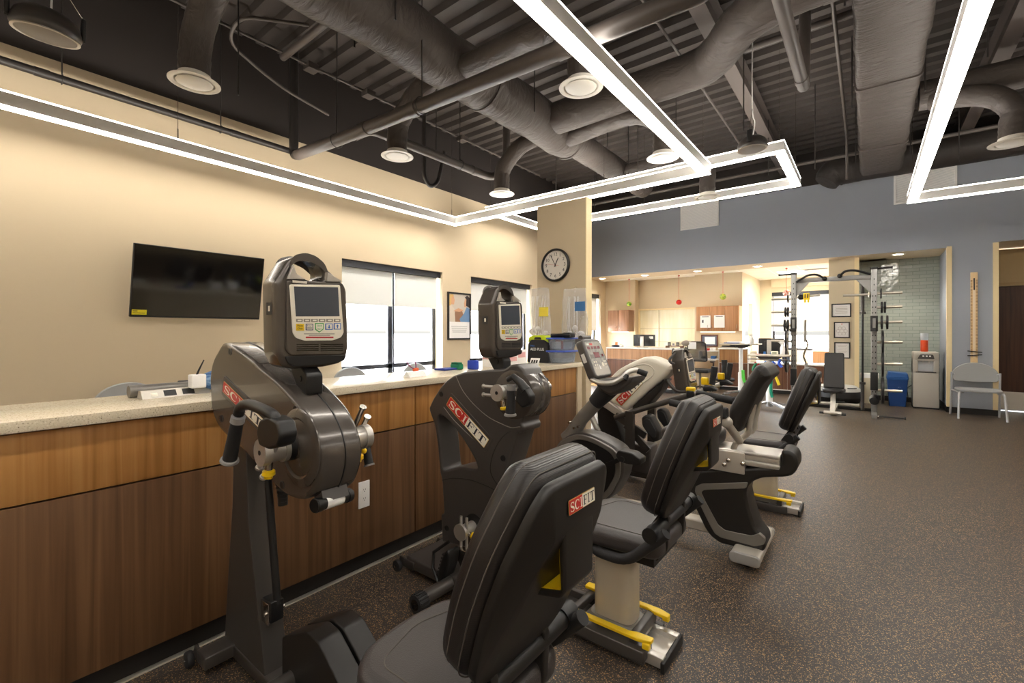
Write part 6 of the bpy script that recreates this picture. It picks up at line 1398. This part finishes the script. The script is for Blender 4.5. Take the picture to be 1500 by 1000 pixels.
b = mb(M_BLK).tube([(1.412, YB-.036, zt-.1), (1.413, YB-.036, zt-.3)], .009, 8).build('hook_and_loop_strap', None, t)
b = mb(M_BLK)
for z, dz in ((1.06, .01), (1.0, -.01)): b.bar((x0-.04, YB-.045, z+dz), (x1+.05, YB-.045, z-dz), .02, .016)
b.build('peg', None, t)
# white return vents high on the blue wall
for (x0, y0, x1, y1, lb) in ((997, 294, 1053, 336, 'white louvred vent high on the blue wall, left one'), (1309, 240, 1402, 296, 'white louvred vent high on the blue wall, behind the right light frame')):
    a, c = at(x0, y0, Y=YB), at(x1, y1, Y=YB); zb2 = at((x0+x1)/2, y1-2, Y=YB).z; 
    t = thing('wall_vent', lb, 'vent', ((a.x+c.x)/2, YB, zb2), 'white vents on the blue wall'); zt2 = zb2+.62 if x0 < 1100 else zb2+.7
    b = mb(M_WHITE); b.side([(a.x, zb2), (c.x, zb2), (c.x, zt2), (a.x, zt2)], YB-.02, YB, .003, [[(a.x+.03, zb2+.03), (c.x-.03, zb2+.03), (c.x-.03, zt2-.03), (a.x+.03, zt2-.03)]]).build('frame', None, t)
    b = mb(M_WHITE); n = int((zt2-zb2-.06)/.02)
    for k in range(n): z = zb2+.03+k*.02; b.add([(a.x+.03, YB-.002, z), (c.x-.03, YB-.002, z), (c.x-.03, YB-.014, z+.014), (a.x+.03, YB-.014, z+.014)], [(0, 1, 2, 3)])
    b.build('louvres', None, t)
# ---------------------------------------------------------------- ducts, pipes and lamps under the deck
def wrap_mat(name, stretch, sc, s, dark=1.0):
    m = bpy.data.materials.new(name); m.use_nodes = True; nt = m.node_tree; N = nt.nodes; L = nt.links
    b = N['Principled BSDF']; b.inputs['Base Color'].default_value = srgb(80*dark, 73*dark, 69*dark); b.inputs['Roughness'].default_value = .5; b.inputs['Specular IOR Level'].default_value = .35
    tc = N.new('ShaderNodeTexCoord'); mp = N.new('ShaderNodeMapping'); mp.inputs['Scale'].default_value = stretch
    L.new(tc.outputs['Object'], mp.inputs['Vector']); n = N.new('ShaderNodeTexNoise'); n.inputs['Scale'].default_value = sc; n.inputs['Detail'].default_value = 5; n.inputs['Distortion'].default_value = 1.2
    L.new(mp.outputs['Vector'], n.inputs['Vector']); bp = N.new('ShaderNodeBump'); bp.inputs['Strength'].default_value = s; bp.inputs['Distance'].default_value = .05
    L.new(n.outputs['Fac'], bp.inputs['Height']); L.new(bp.outputs['Normal'], b.inputs['Normal']); return m
M_WRAP = wrap_mat('wrinkled duct wrap', (1.2, 3.2, 1.6), 3.2, .55); M_WRAP2 = wrap_mat('tightly wrapped duct', (1.1, 5.5, 1), 3.0, .8)
M_PIPE = mat('painted pipe', (84, 77, 73), .45, var=.06); M_PIPED = mat('black painted pipe', (46, 42, 40), .45)
random.seed(11)
def duct(name, label, pts, r, m=None, sm=True, cat='duct', group=None, jit=.012, n=28):
    P_ = smooth_path(pts, 8) if sm else [Vector(p) for p in pts]
    if isinstance(r, (list, tuple)):
        q = len(P_)-1; rr = []
        for i in range(q+1):
            f = i/q*(len(r)-1); k = min(int(f), len(r)-2); rr.append(r[k]*(1-f+k)+r[k+1]*(f-k))
    else: rr = [r]*len(P_)
    rr = [x*(1+random.uniform(-jit, jit)) for x in rr]
    o = mb(m or M_WRAP).tube(P_, rr, n).build(name); return tag(o, label, cat, group)
ys = [-3.9+k*.28 for k in range(53)]
t = thing('main_duct', 'large round wrapped duct running from the top left toward the blue wall', 'duct', (-3.55, 3, 4.28))
mb(M_WRAP).tube([(-3.55+.01*math.sin(y*3), y, 4.28+.008*math.cos(y*5)) for y in ys if y < 5.7]+[(-3.53, 5.9, 4.28), (-3.5, 6.05, 4.25)]+[(-3.5, y, 4.25) for y in ys if 6.1 < y < 8.8], [(.285+.006*math.sin(y*7)) for y in ys if y < 5.7]+[.285, .2]+[.2+.004*math.sin(y*9) for y in ys if 6.1 < y < 8.8], 36).build('duct_run', None, t)
for y in (1.9, 4.0, 5.9): mb(M_WRAP).tube([(-3.55, y-.02, 4.28), (-3.55, y+.02, 4.28)], .296, 36).build('wrap_band', None, t)
for y in (.5, 2.5, 4.6, 7.4):
    for s in (-1, 1): mb(M_PIPED).cyl((-3.55+s*.31, y, 4.1), (-3.55+s*.31, y, ZD), .008, n=6).build('hanger_rod', None, t)
# cross branch to the rectangular duct
p1 = at(1050, 88, Y=5.2); p1.z = 4.26
duct('branch_duct', 'thick wrapped cross duct bending up behind the middle light bar', [(-3.3, 5.2, 4.26), (-2.4, 5.2, 4.27), (p1.x-.25, 5.2, 4.27), (p1.x+.05, 5.05, 4.28), (p1.x+.35, 4.72, 4.3), (p1.x+.7, 4.6, 4.33), (-.12, 4.6, 4.35)], .2)
# rectangular wrapped duct
t = thing('rectangular_duct', 'big square wrapped duct running over the room to the blue wall', 'duct', (.18, 3, 4.15))
rings = []
for k in range(60):
    y = -3.9+k*(10.25+3.9)/59; w = .285+.008*math.sin(k*2.1)+random.uniform(-.006, .006); h = .22+random.uniform(-.005, .005)
    rings.append([(.18+a, y+random.uniform(-.01, .01), 4.38+c) for a, c in rounded([(-w, -h), (w, -h), (w, h), (-w, h)], .07, 4)])
mb(M_WRAP2).loft(rings).build('duct_run', None, t)
for y in (2.2, 4.4, 6.6, 8.8):
    mb(M_WRAP2).loft([[(.18+a, yy, 4.38+c) for a, c in rounded([(-.3, -.235), (.3, -.235), (.3, .235), (-.3, .235)], .07, 4)] for yy in (y-.03, y+.03)]).build('wrap_band', None, t)
    for s in (-1, 1): mb(M_PIPED).cyl((.18+s*.33, y+.3, 4.1), (.18+s*.33, y+.3, ZD), .008, n=6).build('hanger_rod', None, t)
duct('header_duct', 'dark round duct along the top of the blue wall', [(-.62, 10.42, 4.2), (-.5, 10.45, 4.36), (-.2, 10.47, 4.42), (.6, 10.47, 4.42), (3, 10.47, 4.42), (5.9, 10.47, 4.42)], [.2, .26, .27, .27, .27, .27], wrap_mat('dark duct wrap', (2, 1, 1), 3, .3, .72))
duct('branch_duct', 'wrapped duct crossing behind the right light frame at its upper part', [(.5, 7.55, 4.3), (1.2, 7.55, 4.3), (2.4, 7.55, 4.3), (4.5, 7.55, 4.3)], .17)
# supply diffusers on flexible ducts
M_DISC = mat('white diffuser metal', (244, 240, 230), .4)
def diffuser(px, py, lb, path, lit=True, z=3.45, r=.185):
    c = at(px, py, Z=z); t = thing('air_diffuser', lb, 'air diffuser', c, 'round air diffusers on wrapped ducts')
    b = mb(M_DISC); b.lathe(c, [(.118, .06), (.125, .02), (r-.01, .006), (r, .001), (r, -.003), (r-.02, -.006), (.145, -.002), (.137, .012), (.02, .014)], n=44).build('rim', None, t)
    b = mb(M_DISC); b.lathe(c, [(.02, .0), (.125, .0), (.128, -.004), (.12, -.009), (.03, -.01), (.005, -.01)], n=44); b.build('disc', None, t)
    P_ = [c+Vector((0, 0, .06)), c+Vector((0, 0, .2))]+[Vector(p) for p in path]
    Q = smooth_path(P_, 7); mb(M_WRAP).tube(Q, [.115*(1+random.uniform(-.03, .03)) for _ in Q], 26).build('flexible_duct', None, t)
    return t
diffuser(285, 121, 'round white diffuser at top left, hanging from a thick wrapped elbow', [at(285, 121, Z=3.45)+Vector((.05, .02, .45)), at(285, 121, Z=3.45)+Vector((.3, .05, .7)), (-3.8, 1.45, 4.25)])
diffuser(582, 229, 'round white diffuser left of the drain pipe crossing', [at(582, 229, Z=3.45)+Vector((.05, 0, .4)), at(582, 229, Z=3.45)+Vector((.35, 0, .62)), (-3.8, 3.42, 4.2)])
diffuser(735, 284, 'round white diffuser above the far corner of the large light frame', [at(735, 284, Z=3.45)+Vector((.04, 0, .38)), at(735, 284, Z=3.45)+Vector((.3, 0, .6)), (-3.75, 5.35, 4.18)])
diffuser(851, 128, 'round white diffuser just left of the middle light bar, its ring wide', [at(851, 128, Z=3.45)+Vector((-.02, 0, .4)), at(851, 128, Z=3.45)+Vector((-.4, 0, .62)), (-3.3, 3.45, 4.15)])
diffuser(971, 231, 'round white diffuser half hidden behind the middle light bar', [at(971, 231, Z=3.45)+Vector((-.02, 0, .4)), at(971, 231, Z=3.45)+Vector((-.4, 0, .62)), (-3.35, 5.62, 4.15)])
diffuser(1036, 289, 'round white diffuser in front of the small light frame, above the left blue-wall vent', [at(1036, 289, Z=3.45)+Vector((-.02, 0, .45)), at(1036, 289, Z=3.45)+Vector((-.3, 0, .66)), (-3.3, 7.5, 4.2)])
diffuser(1484, 209, 'round white diffuser at the photo\'s right edge', [at(1484, 209, Z=3.45)+Vector((0, 0, .38)), at(1484, 209, Z=3.45)+Vector((-.2, .05, .6)), (.62, 7.5, 4.2)], r=.2)
# pendant speakers
def speaker(px, py, z, r, lb, tilt=0):
    c = at(px, py, Z=z); t = thing('pendant_speaker', lb, 'speaker', c, 'round pendant speakers')
    T = Matrix.Translation(c) @ Matrix.Rotation(R(tilt), 4, 'Y')
    b = mb(M_GUND); b.M = T; b.lathe((0, 0, 0), [(r*.95, -r*.32), (r, -r*.2), (r*.98, 0), (r*.85, r*.3), (r*.6, r*.5), (r*.25, r*.6), (.01, r*.62)], n=40).build('shell', None, t)
    b = mb(M_SILV); b.M = T; b.lathe((0, 0, 0), [(r*.95, -r*.31), (r*.96, -r*.36), (r*.88, -r*.37), (r*.86, -r*.345), (.01, -r*.345)], n=40).build('grille_ring', None, t)
    b = mb(mat('speaker grille', (150, 144, 136), .6, bump='voronoi', bscale=300, bstr=.2)); b.M = T; b.lathe((0, 0, 0), [(r*.86, -r*.35), (r*.8, -r*.37), (r*.01, -r*.375)], n=40).build('grille', None, t)
    for s in (-1, 1):
        b = mb(M_BLK); b.M = T; b.rbox((-.025, s*r*1.02-.012, -r*.1), (.025, s*r*1.02+.012, r*.75), .01).cyl((0, s*r*.95, -r*.02), (0, s*r*1.08, -r*.02), .018, n=12).build('bracket', None, t)
    b = mb(M_CHROME); top = c+Vector((0, 0, r*.62+.3))
    for s in (-1, 1): b.cyl(T @ Vector((0, s*r*1.02, r*.72)), top, .003, n=6)
    b.cyl(top, (top.x, top.y, ZD), .003, n=6).build('hanging_wire', None, t)
    mb(M_WHITE).tube(smooth_path([T @ Vector((0, .02, r*.6)), c+Vector((.02, .02, r*.62+.15)), top+Vector((0, 0, .05)), (top.x, top.y+.02, ZD)], 5), .006, 6).build('cable', None, t)
speaker(68, 38, 3.3, .165, 'dark pendant speaker at the top left corner, grey grille facing down', tilt=8)
speaker(1102, 212, 3.42, .15, 'dark pendant speaker in front of the small light frame')
# pipes
def pipe(name, label, pts, r, m=None, fr=.15, collars=(), cat='pipe', extra=None):
    P_ = fillet(pts, fr) if fr else [Vector(p) for p in pts]
    b = mb(m or M_PIPE).tube(P_, r, 16)
    t = thing(name, label, cat, Vector(pts[0])); b.build('pipe_run', None, t)
    for (p, d) in collars:
        p, d = Vector(p), Vector(d).normalized(); mb(m or M_PIPE).cyl(p-d*.05, p+d*.05, r*1.12, n=18).build('coupling', None, t)
    for p in (extra or []):
        mb(M_PIPED).tube([(p[0]+r*1.2*math.cos(a), p[1], p[2]+r*1.2*math.sin(a)) if abs(p[3]) else (p[0], p[1]+r*1.2*math.cos(a), p[2]+r*1.2*math.sin(a)) for a in [k*PI/8 for k in range(16)]], .005, 6, closed=True).cyl((p[0], p[1], p[2]+r), (p[0], p[1], ZD), .006, n=6).build('hanger', None, t)
    return t
pipe('sprinkler_pipe', 'black pipe running along the top of the cream wall at left', [(-5.82, -3.9, 3.70), (-5.82, 2.86, 3.70)], .036, M_PIPED, 0, [((-5.82, .62, 3.7), (0, 1, 0)), ((-5.82, 2.2, 3.7), (0, 1, 0))], extra=[(-5.82, .75, 3.7, 1), (-5.82, 2.05, 3.7, 1)])
pipe('wall_riser', 'dark vertical pipe on the charcoal wall above the big window', [(-5.78, 2.87, ZD), (-5.78, 2.87, 3.63), (-5.6, 2.86, 3.625)], .055, M_PIPED, .08)
pipe('drain_pipe', 'long grey drain pipe crossing the ceiling under the main duct', [(-5.66, 2.86, 3.62), (-4.66, 2.85, 3.557), (-1.8, 2.85, 3.455), (-.72, 2.85, 3.42), (-.55, 2.85, ZD)], .066, None, .1, [((-4.2, 2.85, 3.541), (1, 0, -.03)), ((-3.4, 2.85, 3.512), (1, 0, -.03)), ((-1.75, 2.85, 3.455), (1, 0, -.03))], extra=[(-4.75, 2.85, 3.557, 0), (-3.3, 2.85, 3.51, 0)])
pipe('branch_pipe', 'grey pipe leaving the drain pipe toward the far corner and turning up', [(-4.62, 2.98, 3.62), (-4.62, 3.2, 3.78), (-4.62, 5.35, 3.79), (-4.35, 5.42, 3.8), (-4.33, 5.42, ZD)], .058, None, .14, [((-4.62, 3.5, 3.78), (0, 1, 0)), ((-4.62, 5.0, 3.79), (0, 1, 0))], extra=[(-4.62, 4.7, 3.79, 1)])
pipe('short_pipe', 'grey pipe pointing down the room and ending short left of the square duct', [(-.52, -2, 3.9), (-.52, 5.55, 3.9), (-.52, 5.72, ZD)], .055, None, .06, [((-.52, 3.4, 3.9), (0, 1, 0)), ((-.52, 5.35, 3.9), (0, 1, 0))])
pipe('trap_hose', 'black U-shaped hose loop above the large light frame\'s far corner', [(-5.3, 4.62, ZD), (-5.3, 4.62, 3.74), (-5.28, 4.72, 3.6), (-5.26, 4.86, 3.7), (-5.2, 4.95, 4.2)], .03, M_PIPED, .09)
pipe('conduit', 'thin conduit running along the charcoal wall behind the elbow duct', [(-5.5, -3.9, 4.72), (-5.5, 8, 4.72)], .016, None, 0)
pipe('conduit', 'thin conduit slanting under the deck left of the pendant speaker by the small frame', [(-1.72, .5, 4.6), (-1.72, 8.5, 4.6)], .016, None, 0)
pipe('conduit', 'thin cable conduit beside the left side of the square duct', [(-.27, 2.0, 4.62), (-.27, 9.2, 4.62), (-.27, 9.3, 3.9)], .02, None, .05)
pipe('sprinkler_pipe', 'pipe crossing the ceiling under the deck beyond the bending duct', [(-3.4, 5.9, 4.7), (1.0, 5.9, 4.7)], .035, None, 0)
pipe('cross_pipe', 'slim pipe crossing the ceiling near the blue wall', [(-5.9, 9.3, 4.3), (5.9, 9.3, 4.3)], .03, None, 0)
pipe('conduit', 'curved conduit loop near the top left elbow duct', [(-4.9, 2.6, 4.8), (-5.2, 2.0, 4.7), (-5.5, 2.0, 4.55), (-5.6, 2.6, 4.35), (-5.7, 3.3, 4.3)], .018, None, .3)
pipe('cross_pipe', 'grey pipe passing behind the main duct near the top of the photo', [(-5.4, 2.55, 4.6), (-3.9, 2.55, 4.62)], .04, None, 0)
for (x, y, z, lb) in ((-5.5, 2.95, 4.7, 'small grey junction box beside the dark riser pipe'), (-5.45, 3.75, 4.68, 'small grey junction box above the drain pipe\'s left part'), (-5.45, 5.6, 4.68, 'small grey junction box on the far part of the wall conduit'), (-.27, 5.3, 4.6, 'grey junction box on the conduit beside the square duct')):
    tag(mb(M_PIPE).rbox((x-.07, y-.07, z-.04), (x+.07, y+.07, z+.04), .006).build('junction_box'), lb, 'electrical box', 'junction boxes under the deck')
# steel beams and joists
M_STEEL = mat('painted structural steel', (88, 80, 76), .55, var=.08, vscale=3)
def beam(x, y0, y1, zb, lb, w=.16, h=.3):
    b = mb(M_STEEL); b.box((x-w/2, y0, zb), (x+w/2, y1, zb+.014)).box((x-w/2, y0, zb+h), (x+w/2, y1, zb+h+.014)).box((x-.006, y0, zb+.014), (x+.006, y1, zb+h)); tag(b.build('steel_beam'), lb, 'beam', 'steel beams under the deck')
beam(-1.34, -3.9, 10.8, 4.62, 'steel beam slanting down behind the bending duct')
beam(1.25, -3.9, 10.8, 4.62, 'steel beam at the upper right, beyond the right light bar')
hr = [(-4.95, 1.9), (-4.9, 4.5), (-4.2, 6.6), (-2.6, 3.7), (-2.7, 6.5), (-2.3, 7.0), (-1.15, 5.9), (-1.3, 8.6), (-.6, 7.9), (-3.0, 8.2), (-4.1, 7.8), (-2.9, 5.9), (1.0, 8.8), (.9, 6.2)]
for i, (x, y) in enumerate(hr): tag(mb(M_PIPED).cyl((x, y, 4.0 if i % 2 else 3.75), (x, y, ZD), .007, n=6).build('hanger_rod'), 'thin dark threaded rod hanging from the deck', 'rod', 'threaded rods under the deck')
